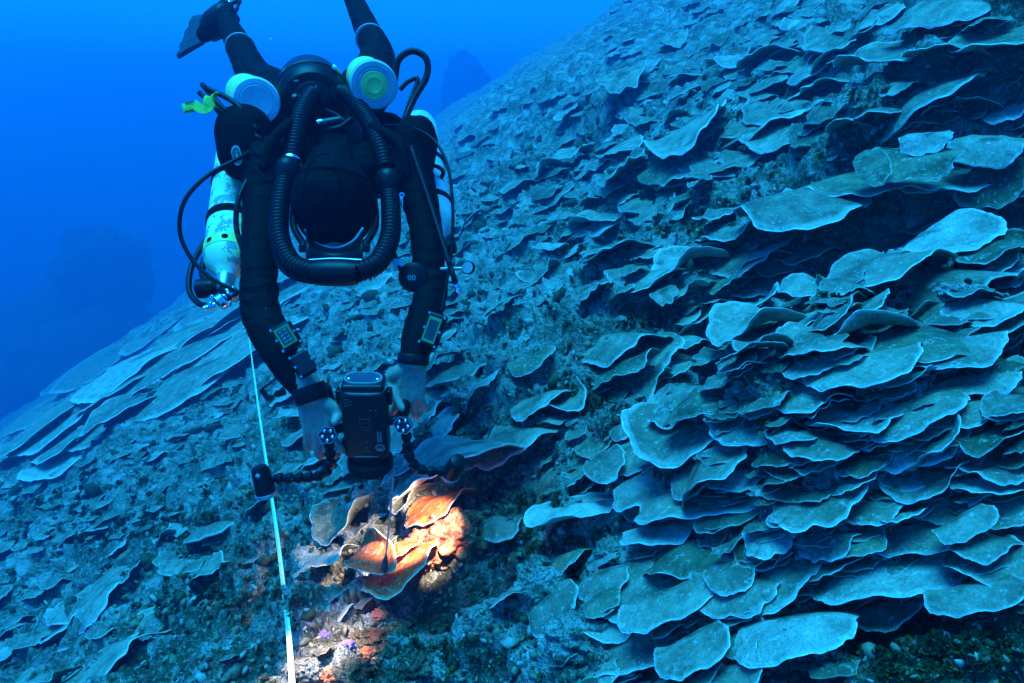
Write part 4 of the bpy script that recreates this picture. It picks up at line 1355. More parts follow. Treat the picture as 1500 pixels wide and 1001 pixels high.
# clothing pieces that read apart: hood, cuffs, leg seams
def cuff(name, p, axis, r, h, mat):
    return lathe(name, p - axis.normalized() * h / 2, axis, [(0, r), (h * .15, r * 1.06), (h * .85, r * 1.06), (h, r)], mat, person, 24)
hb = bmesh.new(); bmesh.ops.create_icosphere(hb, subdivisions=5, radius=1)
hV = np.array([tuple(v.co) for v in hb.verts])
hn = 1 + 0.035 * fbm(hV * 3 + 5, 4)
hVw = [P(490, 297, 1.505) + RX * v[0] * .091 * k + UP * v[1] * .104 * k + FW * v[2] * .114 * k for v, k in zip(hV, hn)]
hF = [tuple(v.index for v in f.verts) for f in hb.faces]; hb.free()
mesh_obj('hood', hVw, hF, M['hood'], person)
def on_hood(lo, la):
    v = Vector((math.cos(R(la)) * math.sin(R(lo)), math.sin(R(la)), -math.cos(R(la)) * math.cos(R(lo))))
    return P(490, 297, 1.505) + RX * v.x * .0935 + UP * v.y * .107 + FW * v.z * .117
for lo in (-24, 24):
    tube('hood_seam', [on_hood(lo, la) for la in range(-30, 86, 14)], .0016, M['nylon'], person, 4, 6)
tube('hood_seam', [on_hood(lo, 22 + 8 * math.cos(R(lo))) for lo in range(-84, 85, 14)], .0016, M['nylon'], person, 4, 6)
cuff('cuff', LW - ld.normalized() * .001, ld, .034, .034, M['rubber'])
cuff('cuff', RW - rd.normalized() * .004, rd, .032, .022, M['rubber'])
for a, b, r in ((P(352, 70, 2.82), P(335, 36, 2.98), .0588), (P(553, 84, 2.60).lerp(P(536, 40, 2.78), .6), P(516, -6, 2.96), .0585)):
    cuff('seam', a, b - a, r, .008, M['grey_cup'])

# ------------------------------------------------------------------ fins
def fin(foot, toe, tip, side, lab):
    t = empty('dive_fin', foot, lab, 'fin', 'the diver\'s fins')
    ax = frame(tip - toe, side)
    d = (tip - toe); L = d.length
    x, y, z = ax
    pock = []
    V, Fc = sweep([foot + (foot - toe) * .4, foot, toe.lerp(foot, .35), toe, toe + d * .12], [.050, .062, .064, .056, .036], 18)
    mesh_obj('foot_pocket', V, Fc, M['rubber'], t)
    V, Fc = [], []
    ns, nw = 12, 7
    for s in (1, -1):
        for i in range(ns + 1):
            u = i / ns
            wdt = (.075 + .045 * u) * (1 if u < .9 else 1 - (u - .9) * 2.6)
            for k in range(nw + 1):
                v = k / nw * 2 - 1
                V.append(toe + z * (L * (u + 0.04 * (1 - v * v) * u)) + x * wdt * v + y * (.004 * s * (1.4 - u) + .03 * u * u + .006 * math.cos(v * 9)))
    n1 = (ns + 1) * (nw + 1)
    for s in (0, 1):
        for i in range(ns):
            for k in range(nw):
                a = s * n1 + i * (nw + 1) + k
                f = (a, a + 1, a + nw + 2, a + nw + 1)
                Fc.append(f if s == 0 else f[::-1])
    bd = [i * (nw + 1) for i in range(ns + 1)] + [ns * (nw + 1) + k for k in range(1, nw + 1)] + [i * (nw + 1) + nw for i in range(ns - 1, -1, -1)]
    for a, b in zip(bd, bd[1:]): Fc.append((a, b, b + n1, a + n1))
    mesh_obj('blade', V, Fc, M['fin_rubber'], t)
    for s in (-1, 1):
        tube('side_rail', [toe + x * .07 * s + y * 0, toe + d * .5 + x * .098 * s + y * .012, toe + d * .9 + x * .112 * s + y * .028], .007, M['rubber'], t)
        lathe('buckle', foot + x * .060 * s, x * s, [(0, .016), (.012, .016), (.016, .010)], M['steel'], t, 14)
    heel = foot + (foot - toe).normalized() * .075
    tube('heel_strap', [foot + x * .064, heel + x * .03, heel, heel - x * .03, foot - x * .064], .008, M['rubber'], t)
    return t
fin(P(330, 24, 3.06), P(306, 44, 3.08), P(262, 50, 3.16) , UP + FW * .35, 'dark split-looking fin on the diver\'s raised foot, blade pointing downhill')
fin(P(505, -62, 3.10), P(494, -84, 3.14), P(470, -150, 3.30), UP + FW * .4, 'fin on the diver\'s other foot, just above the picture\'s top')

# ------------------------------------------------------------------ mask
mk = empty('dive_mask', P(490, 366, 1.44), 'black dive mask seen from above on the diver\'s face', 'mask')
V, Fc = [], []
for i in range(17):
    t = i / 16 * 2 - 1
    for (yy, dd) in ((338 + 24 * (1 - t * t), 1.452), (381 - 2 * abs(t) ** 3, 1.405), (384, 1.415), (352 + 20 * (1 - t * t), 1.475)):
        V.append(P(490 + 42 * t, yy, dd))
for i in range(16):
    for k in range(4):
        Fc.append((i * 4 + k, i * 4 + (k + 1) % 4, i * 4 + 4 + (k + 1) % 4, i * 4 + 4 + k))
Fc += [(0, 3, 2, 1), (64, 65, 66, 67)]
mesh_obj('frame', V, Fc, M['plastic'], mk)
tube('skirt_edge', [P(447, 336, 1.450), P(462, 354, 1.447), P(490, 363, 1.445), P(516, 354, 1.447), P(532, 334, 1.450)], .0028, M['grey_cup'], mk)
tube('glass_edge', [P(444, 382, 1.404), P(490, 379.5, 1.400), P(538, 382, 1.404)], .0026, M['grey_metal'], mk)
slab('lens', stadium(.13, .06), P(490, 388, 1.425), frame(UP * .9 - FW * .2, RX), .004, M['glass'], mk)
for s in (-1, 1):
    tube('strap', [P(490 + 43 * s, 362, 1.44), P(490 + 60 * s, 330, 1.50), P(490 + 58 * s, 290, 1.58)], .008, M['rubber'], mk)
    rbox('buckle', P(490 + 47 * s, 364, 1.432), VIEW, (.014, .018, .012), M['plastic'], mk, .003)

# ------------------------------------------------------------------ rebreather on the back
rb = empty('rebreather', P(462, 150, 1.85), 'black rebreather pack on the diver\'s back with two ribbed breathing hoses', 'rebreather')
sa = (P(456, 118, 2.24) - P(460, 140, 1.80))
lathe('shell', P(460, 152, 1.78), sa, [(0, .055), (.004, .078), (.02, .094), (.06, .102), (.40, .104), (.46, .085), (.48, .04)], M['plastic'], rb, 40)
lathe('end_cap', P(460, 152, 1.765), sa, [(-.012, .040), (-.006, .052), (.01, .056)], M['rubber'], rb, 32)
lathe('clamp_ring', P(460, 152, 1.78) + sa.normalized() * .05, sa, [(0, .102), (.003, .1055), (.016, .1055), (.019, .102)], M['black_metal'], rb, 40)
for px, py in ((419, 108), (492, 102)):
    rbox('latch', P(px, py, 1.80), frame(P(px, py, 1.80) - P(460, 152, 1.80), FW), (.030, .016, .012), M['grey_metal'], rb, .003)
# breathing loop
corrugated('breathing_hose', [P(466, 136, 1.765), P(455, 142, 1.74), P(440, 172, 1.68), P(433, 206, 1.63), P(428, 232, 1.60)], .0235, M['rubber'], rb)
corrugated('breathing_hose', [P(497, 136, 1.765), P(512, 142, 1.74), P(540, 178, 1.68), P(556, 212, 1.62), P(566, 248, 1.58)], .0235, M['rubber'], rb)
lathe('hose_elbow', P(466, 140, 1.79), P(466, 134, 1.74) - P(466, 140, 1.79), [(0, .026), (.02, .027), (.045, .024)], M['rubber'], rb, 24)
lathe('hose_elbow', P(497, 140, 1.79), P(497, 134, 1.74) - P(497, 140, 1.79), [(0, .026), (.02, .027), (.045, .024)], M['rubber'], rb, 24)
def tee(p, lab_r):
    lathe('t_piece', p - (P(0, 0, 1) * 0) + UP * .03, -UP, [(0, .020), (.006, .027), (.02, .031), (.045, .031), (.06, .026)], M['plastic'], rb, 28)
tee(P(422, 252, 1.575), 0); tee(P(569, 268, 1.56), 0)
lathe('hose_clamp', P(427, 238, 1.59), P(422, 252, 1.575) - P(428, 228, 1.60), [(-.004, .0245), (-.003, .026), (.003, .026), (.004, .0245)], M['steel'], rb, 28)
LOOP = [P(416, 268, 1.56), P(409, 310, 1.50), P(410, 350, 1.45), P(428, 386, 1.40), P(462, 400, 1.37)]
corrugated('breathing_hose', LOOP, .0225, M['rubber'], rb)
corrugated('breathing_hose', [P(571, 284, 1.55), P(573, 320, 1.49), P(570, 352, 1.45), P(552, 386, 1.40), P(520, 400, 1.37)], .0225, M['rubber'], rb)
lathe('mouthpiece', P(458, 399.5, 1.372), P(524, 400, 1.372) - P(458, 399.5, 1.372), [(0, .0235), (.01, .026), (.03, .028), (.062, .028), (.082, .026), (.092, .0235)], M['plastic'], rb, 28)
rbox('mouthpiece_lever', P(491, 387, 1.365), VIEW, (.026, .022, .018), M['plastic'], rb, .004)
# counterlungs over the shoulders
def lung(c, ax, size, seed):
    bm = bmesh.new(); bmesh.ops.create_icosphere(bm, subdivisions=4, radius=1)
    V = []
    for v in bm.verts:
        q = Vector((math.copysign(abs(v.co.x) ** .75, v.co.x), math.copysign(abs(v.co.y) ** .7, v.co.y), math.copysign(abs(v.co.z) ** .8, v.co.z)))
        V.append(q)
    n = fbm(np.array([tuple(v) for v in V]) * 2.2 + seed, 3)
    W = [Vector(c) + ax[0] * v.x * size[0] * (1 + .06 * k) + ax[1] * v.y * size[1] * (1 + .06 * k) + ax[2] * v.z * size[2] for v, k in zip(V, n)]
    Fc = [tuple(v.index for v in f.verts) for f in bm.faces]; bm.free()
    return mesh_obj('counterlung', W, Fc, M['nylon'], rb)
def rot2(a): return (RX * math.cos(R(a)) + UP * math.sin(R(a)), -RX * math.sin(R(a)) + UP * math.cos(R(a)), FW)
ll = lung(P(362, 212, 1.66), rot2(8), (.068, .092, .075), 1)
lung(P(606, 226, 1.66), rot2(-10), (.052, .092, .075), 2)
lung(P(418, 205, 1.84), rot2(0), (.07, .09, .07), 3)
lung(P(565, 215, 1.84), rot2(0), (.06, .09, .07), 4)
eax = frame(-FW * .9 - RX * .45, UP * .9 - RX * .4)
slab('emblem', [(u * 1.0, v) for u, v in stadium(.050, .026)], P(347, 228, 1.580), eax, .003, M['print_grey'], ll)
for k in range(3):
    w_ = (.040, .030, .018)[k]
    ring_band('emblem_line', stadium(w_, .022 - k * .006), P(347, 228, 1.578), eax, .0016, .0012, M['nylon'], ll)
# harness and small fittings
tube('oxygen_sensor_lead', [P(437, 128, 1.76), P(439, 140, 1.74), P(436, 158, 1.72), P(424, 176, 1.70)], .0035, M['rubber'], rb)
lathe('lead_plug', P(437, 126, 1.765), UP * .6 - FW, [(0, .006), (.004, .011), (.016, .011), (.02, .007)], M['black_metal'], rb, 16)
lathe('lead_plug', P(434, 148, 1.745), UP * .6 - FW, [(0, .006), (.004, .010), (.014, .010), (.018, .006)], M['black_metal'], rb, 16)
lathe('adv_valve', P(468, 184, 1.655), P(500, 176, 1.66) - P(468, 184, 1.655), [(0, .010), (.006, .015), (.03, .013), (.055, .010)], M['black_metal'], rb, 20)
lathe('chrome_fitting', P(464, 181, 1.65), P(478, 177, 1.65) - P(464, 181, 1.65), [(0, .004), (.003, .0085), (.012, .0085), (.018, .006)], M['steel'], rb, 18)
tube('feed_hose', [P(470, 190, 1.66), P(495, 188, 1.655), P(515, 175, 1.68)], .0075, M['rubber'], rb)
tube('feed_hose', [P(478, 162, 1.71), P(492, 168, 1.69), P(505, 178, 1.67)], .0055, M['rubber'], rb)
tube('shoulder_strap', [P(425, 180, 1.64), P(400, 205, 1.575), P(386, 250, 1.565)], .012, M['nylon'], rb)
tube('shoulder_strap', [P(545, 185, 1.64), P(585, 210, 1.575), P(598, 260, 1.565)], .012, M['nylon'], rb)

# ------------------------------------------------------------------ the two upper cylinders with cup ends
def cup_cylinder(c, back, r, L, lab, face_mat, cup_mat, inner):
    t = empty('gas_cylinder', c, lab, 'cylinder')
    d = (back - c).normalized()
    lathe('tank', c + d * .02, d, [(0, r * .9), (.005, r * .955), (L - .06, r * .955), (L - .02, r * .7), (L, r * .3)], M['yellow'], t, 48)
    cupo = lathe('rubber_cup', c, d, [(-.004, r * .62), (-.0045, r * .66), (-.002, r * .70), (-.004, r * .74), (-.003, r * .93), (.004, r * .995), (.012, r * 1.0), (.040, r * 1.0), (.043, r * .96)], cup_mat, t, 56)
    lathe('end_plate', c - d * (.0015 if inner else -.0005), d, [(-.004, r * .02), (-.004, r * .30), (-.0045, r * .32), (-.004, r * .34), (-.004, r * .54), (0, r * .58), (.003, r * .62)], face_mat, cupo, 48)
    return t
cup_cylinder(P(376, 149, 1.68), P(358, 136, 2.0), .0585, .36, 'yellow cylinder with a plain pale grey cup end on the diver\'s shoulder', M['pale_cup'], M['pale_cup'], False)
cup_cylinder(P(548, 125, 1.70), P(535, 112, 2.02), .0605, .36, 'yellow cylinder with a grey ringed cup end and yellow middle on the diver\'s back', M['yellow'], M['grey_cup'], True)

# ------------------------------------------------------------------ side cylinders
def side_cylinder(neck, base, r, mat_, lab, bands=True):
    t = empty('stage_cylinder', neck, lab, 'cylinder')
    d = (base - neck).normalized(); L = (base - neck).length
    lathe('tank', neck, d, [(-.012, .018), (0, .022), (.012, r * .62), (.032, r * .90), (.055, r), (L - .03, r), (L, r * .85), (L + .005, r * .3)], mat_, t, 48)
    return t, d, L
sc, d, L = side_cylinder(P(331, 402, 1.57), P(351, 205, 1.86), .055, M['camo'], 'camouflage-painted yellow and white cylinder slung along the diver\'s downhill side')
for s_, w_ in ((.16, .022), (.31, .020)):
    lathe('strap', P(331, 402, 1.57) + d * s_, d, [(0, .055), (.001, .0585), (w_, .0585), (w_ + .001, .055)], M['nylon'], sc, 40)
bd_ = lathe('paint_band', P(331, 402, 1.57) + d * .055, d, [(0, .0549), (.0005, .0562), (.030, .0562), (.0305, .0549)], M['yellow'], sc, 40)
ux_, uy_, uz_ = frame(d, -FW)
for a in (-62, -22, 18, 58):
    nv = ux_ * math.cos(R(a)) + uy_ * math.sin(R(a))
    lathe('dark_spot', P(331, 402, 1.57) + d * .070 + nv * .0558, nv, [(0, .0075), (.001, .0075), (.0014, .005)], M['nylon'], bd_, 12)
vb = P(328, 420, 1.545)
lathe('valve', P(331, 405, 1.57), vb - P(331, 402, 1.57), [(-.01, .020), (.01, .022), (.03, .020), (.045, .014)], M['grey_metal'], sc, 24)
kx = P(297, 423, 1.54) - vb
lathe('valve_knob', vb + kx * .35, kx, [(0, .010), (.006, .019), (.03, .023), (.042, .022), (.046, .014)], M['rubber'], sc, 20)
rg = empty('regulator', P(326, 440, 1.52), 'chrome first-stage regulator on the camouflage-painted cylinder\'s valve', 'regulator')
lathe('body', P(318, 446, 1.52), P(340, 430, 1.535) - P(318, 446, 1.52), [(0, .012), (.004, .019), (.018, .020), (.022, .016), (.03, .016), (.034, .022), (.05, .022), (.054, .015)], M['steel'], rg, 28)
lathe('yoke', P(330, 428, 1.515), FW, [(0, .014), (.004, .021), (.014, .021), (.02, .015)], M['black_metal'], rg, 24)
lathe('port', P(316, 447, 1.515), P(306, 450, 1.51) - P(316, 447, 1.515), [(0, .009), (.014, .009), (.016, .006), (.026, .006)], M['steel'], rg, 16)
for px, py in ((311, 436), (308, 446), (336, 446)):
    lathe('port_plug', P(px, py, 1.508), -FW, [(0, .006), (.004, .006), (.006, .004)], M['steel'], rg, 12)
tube('hose', [P(310, 449, 1.51), P(290, 444, 1.53), P(277, 424, 1.56), P(281, 390, 1.60), P(300, 355, 1.64), P(322, 330, 1.66)], .0068, M['rubber'], rg)
tube('hose', [P(302, 412, 1.55), P(296, 400, 1.57), P(300, 380, 1.60), P(315, 350, 1.64)], .0075, M['rubber'], rg)
sc2, d2, L2 = side_cylinder(P(640, 345, 1.66), P(614, 180, 1.96), .050, M['white_paint'], 'plain pale cylinder slung along the diver\'s uphill side')
for s_ in (.10, .27):
    lathe('strap', P(640, 345, 1.66) + d2 * s_, d2, [(0, .050), (.001, .053), (.018, .053), (.019, .050)], M['nylon'], sc2, 36)
lathe('valve', P(640, 347, 1.66), P(645, 372, 1.64) - P(640, 347, 1.66), [(-.01, .017), (.02, .017), (.04, .012)], M['grey_metal'], sc2, 20)
lathe('valve_knob', P(643, 366, 1.64), RX * .9 + UP * .2, [(.012, .009), (.018, .017), (.04, .018), (.044, .01)], M['rubber'], sc2, 18)

# ------------------------------------------------------------------ loose hoses, each its own thing
def hose(name, ctrl, r, lab, cat='hose', mat_='rubber'):
    return tag(tube(name, ctrl, r, M[mat_], None, 10, 10), lab, cat)
hose('hose', [P(380, 214, 1.62), P(350, 232, 1.56), P(306, 256, 1.52), P(272, 292, 1.50), P(263, 335, 1.50), P(277, 374, 1.50), P(306, 405, 1.50), P(345, 426, 1.505), P(372, 436, 1.51)], .0048, 'thin black hose arching wide out on the downhill side of the diver')
hose('hose', [P(377, 240, 1.60), P(352, 285, 1.545), P(346, 330, 1.53), P(358, 372, 1.52), P(374, 410, 1.515)], .0062, 'black hose running down along the diver\'s downhill sleeve')
hose('hose', [P(578, 118, 1.72), P(584, 88, 1.72), P(604, 75, 1.72), P(624, 86, 1.72), P(625, 112, 1.72), P(606, 146, 1.71), P(590, 185, 1.69), P(585, 215, 1.70)], .0085, 'thick black hose looping high behind the ringed cup end')
hose('hose', [P(586, 132, 1.80), P(598, 120, 1.80), P(612, 116, 1.80), P(604, 140, 1.79), P(592, 175, 1.76), P(586, 210, 1.75)], .006, 'short black hose tucked inside the high loop')
hose('cable', [P(562, 184, 1.66), P(600, 186, 1.60), P(636, 206, 1.54), P(656, 245, 1.51), P(663, 300, 1.49), P(662, 360, 1.475), P(654, 415, 1.46), P(646, 458, 1.445)], .0036, 'long thin cable bowing out uphill to the wrist computer', 'cable')
hose('hose', [P(614, 246, 1.70), P(636, 243, 1.72), P(649, 252, 1.74), P(642, 268, 1.74), P(630, 284, 1.72)], .0055, 'small black hose bend sticking out beside the pale cylinder')
hose('hose', [P(404, 372, 1.44), P(412, 392, 1.41), P(430, 406, 1.39), P(458, 413, 1.375)], .006, 'short black hose curving under the breathing loop')
ft = empty('hose_coupling', P(470, 412, 1.37), 'chrome coupling shining under the breathing loop', 'coupling')
lathe('collar', P(459, 413, 1.37), RX, [(0, .006), (.003, .009), (.008, .009), (.01, .006), (.016, .006)], M['steel'], ft, 16)
lathe('nut', P(470, 412, 1.37), RX, [(0, .007), (.002, .0095), (.010, .0095), (.014, .006)], M['steel'], ft, 6)
bn = empty('hose_bundle', P(335, 165, 1.62), 'bundle of folded black hoses held by a yellow strap beside the plain cup end', 'hoses')
for k, (a, b) in enumerate((((296, 124), (384, 206)), ((292, 136), (372, 200)), ((300, 128), (378, 192)), ((304, 142), (366, 206)))):
    m_ = ((a[0] + b[0]) / 2 + (-4, 2, 6, -2)[k], (a[1] + b[1]) / 2 + (3, 4, -8, 5)[k])
    tube('hose', [P(*a, 1.64 - k * .006), P(*m_, 1.61), P(*b, 1.60)], .0066, M['rubber'], bn)
cl = empty('webbing_strap', P(300, 150, 1.60), 'yellow-green webbing strap with a square end, tied round the hose bundle', 'strap')
def ribbon(name, ctrl, w, wdir, mat_, parent, thick=.0025):
    pth = [Vector(p) for p in spline(ctrl, 8)]
    V, Fc = [], []
    for i, p in enumerate(pth):
        t = (pth[min(i + 1, len(pth) - 1)] - pth[max(i - 1, 0)]).normalized()
        wd = (wdir - t * wdir.dot(t)).normalized()
        nn = t.cross(wd)
        for su, sv in ((-1, -1), (1, -1), (1, 1), (-1, 1)):
            V.append(p + wd * su * w / 2 + nn * sv * thick / 2)
    for i in range(len(pth) - 1):
        for k in range(4): Fc.append((i * 4 + k, i * 4 + (k + 1) % 4, i * 4 + 4 + (k + 1) % 4, i * 4 + 4 + k))
    Fc += [(0, 3, 2, 1), tuple(len(V) - 4 + k for k in range(4))]
    o = mesh_obj(name, V, Fc, mat_, parent, smooth=False)
    bm = bmesh.new(); bm.from_mesh(o.data); bmesh.ops.recalc_face_normals(bm, faces=bm.faces); bm.to_mesh(o.data); bm.free()
    return o
ribbon('band', [P(319, 138, 1.595), P(308, 142, 1.585), P(306, 152, 1.585), P(310, 160, 1.590)], .026, UP * .5 + RX, M['yellow_web'], cl)
ribbon('tail', [P(309, 150, 1.582), P(302, 160, 1.580), P(292, 158, 1.582), P(284, 152, 1.588)], .022, UP + RX * .1, M['yellow_web'], cl)
rbox('end_block', P(276, 158, 1.590), rot2(12), (.027, .024, .008), M['yellow_web'], cl, .003)
for k in (-1, 1): ribbon('stitching', [P(271 + 0, 158 + k * 6, 1.5845), P(283, 155 + k * 6, 1.5845)], .002, UP, M['nylon'], cl, .001)

# inflator wand, gauge, second stage
wd_ = empty('inflator_wand', P(634, 310, 1.52), 'straight black inflator wand with a chrome tip crossing the uphill sleeve', 'inflator')
tube('tube', [P(602, 215, 1.57), P(630, 298, 1.53), P(667, 414, 1.46)], .0062, M['rubber'], wd_)
lathe('tip', P(668, 417, 1.458), P(674, 434, 1.455) - P(668, 417, 1.458), [(0, .005), (.002, .0075), (.007, .0075), (.008, .005), (.011, .005), (.012, .0075), (.016, .0075), (.018, .004), (.024, .004)], M['steel'], wd_, 16)
gg = empty('pressure_gauge', P(688, 393, 1.50), 'small round pressure gauge sticking out sideways past the uphill sleeve', 'gauge')
tube('stem', [P(640, 395, 1.52), P(660, 394, 1.51), P(680, 394, 1.50)], .005, M['grey_metal'], gg)
gf = frame(-FW - RX * .35, UP)
lathe('case', P(688, 393, 1.505), gf[2], [(0, .010), (.003, .015), (.011, .0155), (.013, .0135)], M['rubber'], gg, 24)
lathe('dial', P(688, 393, 1.505) + gf[2] * .0132, gf[2], [(0, .0132), (.0006, .0130)], M['print_grey'], gg, 24)
ribbon('needle', [P(688, 393, 1.4905), P(692, 388, 1.4905)], .0015, RX, M['nylon'], gg, .001)
rs = empty('second_stage', P(604, 405, 1.50), 'round black second-stage regulator hanging at the uphill elbow', 'regulator')
lathe('cover', P(604, 405, 1.475), FW, [(0, .022), (.004, .031), (.016, .034), (.035, .032), (.05, .02)], M['plastic'], rs, 32)
lathe('badge', P(603, 406, 1.4735), -FW, [(0, .012), (.0012, .012), (.0016, .009)], M['black_metal'], rs, 24)
for dx in (-3.2, 3.2):
    ring_band('badge_ring', stadium(.0075, .0105), P(603 + dx, 407, 1.4718), (RX, UP, -FW), .0016, .0008, M['print_grey'], rs)
tube('hose', [P(577, 372, 1.50), P(584, 390, 1.49), P(594, 400, 1.485)], .0065, M['rubber'], rs)
rbox('lever', P(583, 388, 1.49), VIEW, (.02, .028, .012), M['slate'], rs, .003)
dr = empty('bolt_snap', P(590, 292, 1.545), 'small steel bolt snap on the diver\'s uphill shoulder strap', 'clip')
rbox('body', P(589, 296, 1.545), VIEW, (.006, .020, .006), M['steel'], dr, .002)
ring_band('eye', stadium(.012, .012), P(589, 286, 1.545), (RX, UP, -FW), .003, .003, M['steel'], dr)

# ------------------------------------------------------------------ wrist instruments
def computer(c, ang, tilt, size, lab, digits, display=True, scr=None, pitch=0):
    """ang: how its long side leans in the picture; tilt: turned towards the side."""
    x, y, z = rot2(ang)
    z = -z
    q = Quaternion(y, R(tilt)) ; x = q @ x; z = q @ z
    q = Quaternion(x, R(pitch)); y = q @ y; z = q @ z
    t = empty('dive_computer', c, lab, 'dive computer', 'instruments on the diver\'s wrists')
    ax = (x, y, z)
    w, h, th = size
    rbox('case', c, ax, (w, h, th), M['plastic'], t, .006, 3)
    if display:
        f = slab('bezel', [(-w * .36, -h * .37), (w * .36, -h * .37), (w * .36, h * .37), (-w * .36, h * .37)], c + z * (th / 2 + .0008), ax, .0016, M['lcd_green'], t)
        s_ = slab('screen', [(-w * .26, -h * .28), (w * .26, -h * .28), (w * .26, h * .28), (-w * .26, h * .28)], c + z * (th / 2 + .0019), ax, .0012, M['lcd_dark'], t)
        for k, row in enumerate(digits):
            text_obj('digits', row, c + z * (th / 2 + .0028) + y * (h * .20 - k * h * .135), ax, h * .13, M['print_grey'], s_)
    else:
        slab('lid', [(-w * .40, -h * .40), (w * .40, -h * .40), (w * .40, h * .40), (-w * .40, h * .40)], c + z * (th / 2 + .001), ax, .002, M['black_metal'], t)
    for sx in (-1, 1):
        for k in (-1, 0, 1):
            lathe('screw', c + x * sx * w * .44 + y * k * h * .43 + z * (th / 2 - .001), z, [(0, .0032), (.0015, .0032), (.003, .002)], M['steel'], t, 10)
    return t
computer(P(420, 493, 1.355), 32, 10, (.044, .056, .024), 'wrist computer with green-framed digit display on the downhill forearm', ['81 90', '60 05', '08 10', '03 60'])
computer(P(444, 534, 1.345), 32, 25, (.040, .050, .026), 'plain black instrument box on the downhill forearm nearest the wrist', [], False)
computer(P(635, 484, 1.40), -20, -12, (.040, .074, .022), 'wrist computer with a long blank green display on the uphill forearm', [])
st_ = empty('wrist_slate', P(412, 562, 1.40), 'black buckle frame with a white slate on the underside of the downhill wrist', 'slate')
ring_band('buckle_frame', [(-.040, -.014), (.040, -.014), (.040, .014), (-.040, .014)], P(407, 563, 1.385), rot2(38), .010, .007, M['plastic'], st_)
rbox('buckle_foot', P(411, 576, 1.385), rot2(15), (.022, .014, .010), M['plastic'], st_, .003)
slab('slate', [(-.006, -.024), (.010, -.026), (.003, .020), (-.003, .020)], P(432, 572, 1.375), rot2(18), .003, M['slate'], st_)
slab('slate_edge', [(-.003, -.022), (.003, -.022), (.003, .022), (-.003, .022)], P(402, 534, 1.395), rot2(50), .004, M['slate'], st_)

# ------------------------------------------------------------------ camera housing with its handles, arms and lamps
ch = empty('camera_housing', P(537, 612, 1.41), 'dark underwater camera housing with two handles held between the diver\'s hands', 'camera')
top, bot = P(533, 566, 1.37), P(540, 660, 1.452)
hx, hy, hz_ = frame(top - bot, RX + UP * .10)          # z up the housing, x across
hn_ = hx.cross(hz_).normalized()                       # towards the viewer
if hn_.dot(FW) > 0: hn_ = -hn_
Lh = (top - bot).length
hax = (hx, hz_, hn_)
cen = (top + bot) / 2
rbox('case', cen, hax, (.092, Lh, .060), M['black_metal'], ch, .010, 4)
zf = .0303
tc_ = cen + hz_ * (Lh / 2)
lid = rbox('lid', tc_ + hz_ * .008, hax, (.086, .018, .054), M['black_metal'], ch, .007, 3)
ring_band('seal_edge', [(u, v) for u, v in stadium(.0965, .064)], tc_ - hz_ * .001, (hx, hn_, hz_), .004, .0035, M['grey_metal'], ch)
wax = (hx, hn_, hz_)
ring_band('window_frame', stadium(.078, .044), tc_ + hz_ * .0165, wax, .005, .005, M['grey_metal'], lid)
slab('window', stadium(.070, .036), tc_ + hz_ * .0180, wax, .002, M['window'], lid)
for s in (-1, 1):
    lathe('window_screw', tc_ + hz_ * .0190 + hx * .029 * s, hz_, [(0, .004), (.0015, .004), (.0025, .002)], M['steel'], lid, 12)
    rbox('latch', cen + hx * .051 * s + hz_ * (Lh * .36), hax, (.012, .034, .022), M['plastic'], ch, .003)
rbox('latch', cen - hx * .050 - hz_ * (Lh * .40), hax, (.010, .030, .018), M['plastic'], ch, .003)
ring_band('bottom_edge', stadium(.0945, .062), cen - hz_ * (Lh / 2 - .006), (hx, hn_, hz_), .003, .002, M['grey_metal'], ch)
rect = [(-.011, -.011), (.011, -.011), (.011, .011), (-.011, .011)]
ring_band('button_outline', rect, cen + hn_ * zf + hz_ * .012 + hx * .002, hax, .0014, .0006, M['print_dim'], ch)
for dy, w_, h_ in ((.012, .003, .003), (-.036, .003, .003), (-.052, .003, .003), (-.006, .014, .0012), (-.062, .014, .0012)):
    slab('mark', [(-w_ / 2, -h_ / 2), (w_ / 2, -h_ / 2), (w_ / 2, h_ / 2), (-w_ / 2, h_ / 2)], cen + hn_ * (zf + .0003) + hz_ * dy + hx * .003, hax, .0006, M['print_dim'], ch)
ring_band('emblem', [(u * 1.0, v) for u, v in stadium(.020, .017)], cen + hn_ * zf - hz_ * .052 + hx * .030, hax, .0018, .0006, M['print_grey'], ch)
ring_band('emblem_core', stadium(.010, .007), cen + hn_ * zf - hz_ * .052 + hx * .030, rot2(40)[:2] + (hn_,), .0014, .0006, M['print_grey'], ch)
pr = random.Random(3)
for col, dx in ((0, .027), (1, .0325)):
    yy = -.036
    while yy < -.010:
        Ls = pr.uniform(.0014, .0030)
        slab('print', [(-.0015, 0), (.0015, 0), (.0015, Ls), (-.0015, Ls)], cen + hn_ * (zf + .0003) + hz_ * yy + hx * dx, hax, .0005, M['print_grey'], ch)
        yy += Ls + .0010
for k in range(5):
    slab('print', [(-.004, -.0012), (.004, -.0012), (.004, .0012), (-.004, .0012)], cen + hn_ * (zf + .0003) + hz_ * (Lh * .42 - k * .0040) - hx * (.033 - .008 * (k % 2)), hax, .0005, M['print_dim'], ch)
for k in (-1, 1):
    slab('print', [(-.0025, -.0006), (.0025, -.0006), (.0025, .0006), (-.0025, .0006)], cen + hn_ * (zf + .0003) + hz_ * .044 + hx * (.020 + .005 * k), hax, .0005, M['print_grey'], ch)
pb = cen - hz_ * (Lh / 2)
lathe('lens_port', pb + hz_ * .004 + hx * .002, -hz_, [(0, .030), (.014, .034), (.022, .034), (.024, .047), (.030, .050), (.044, .050), (.048, .046), (.050, .036)], M['plastic'], ch, 48)
lathe('lens_glass', pb - hz_ * .046 + hx * .002, -hz_, [(0, .034), (.004, .030), (.008, .016)], M['glass'], ch, 32)

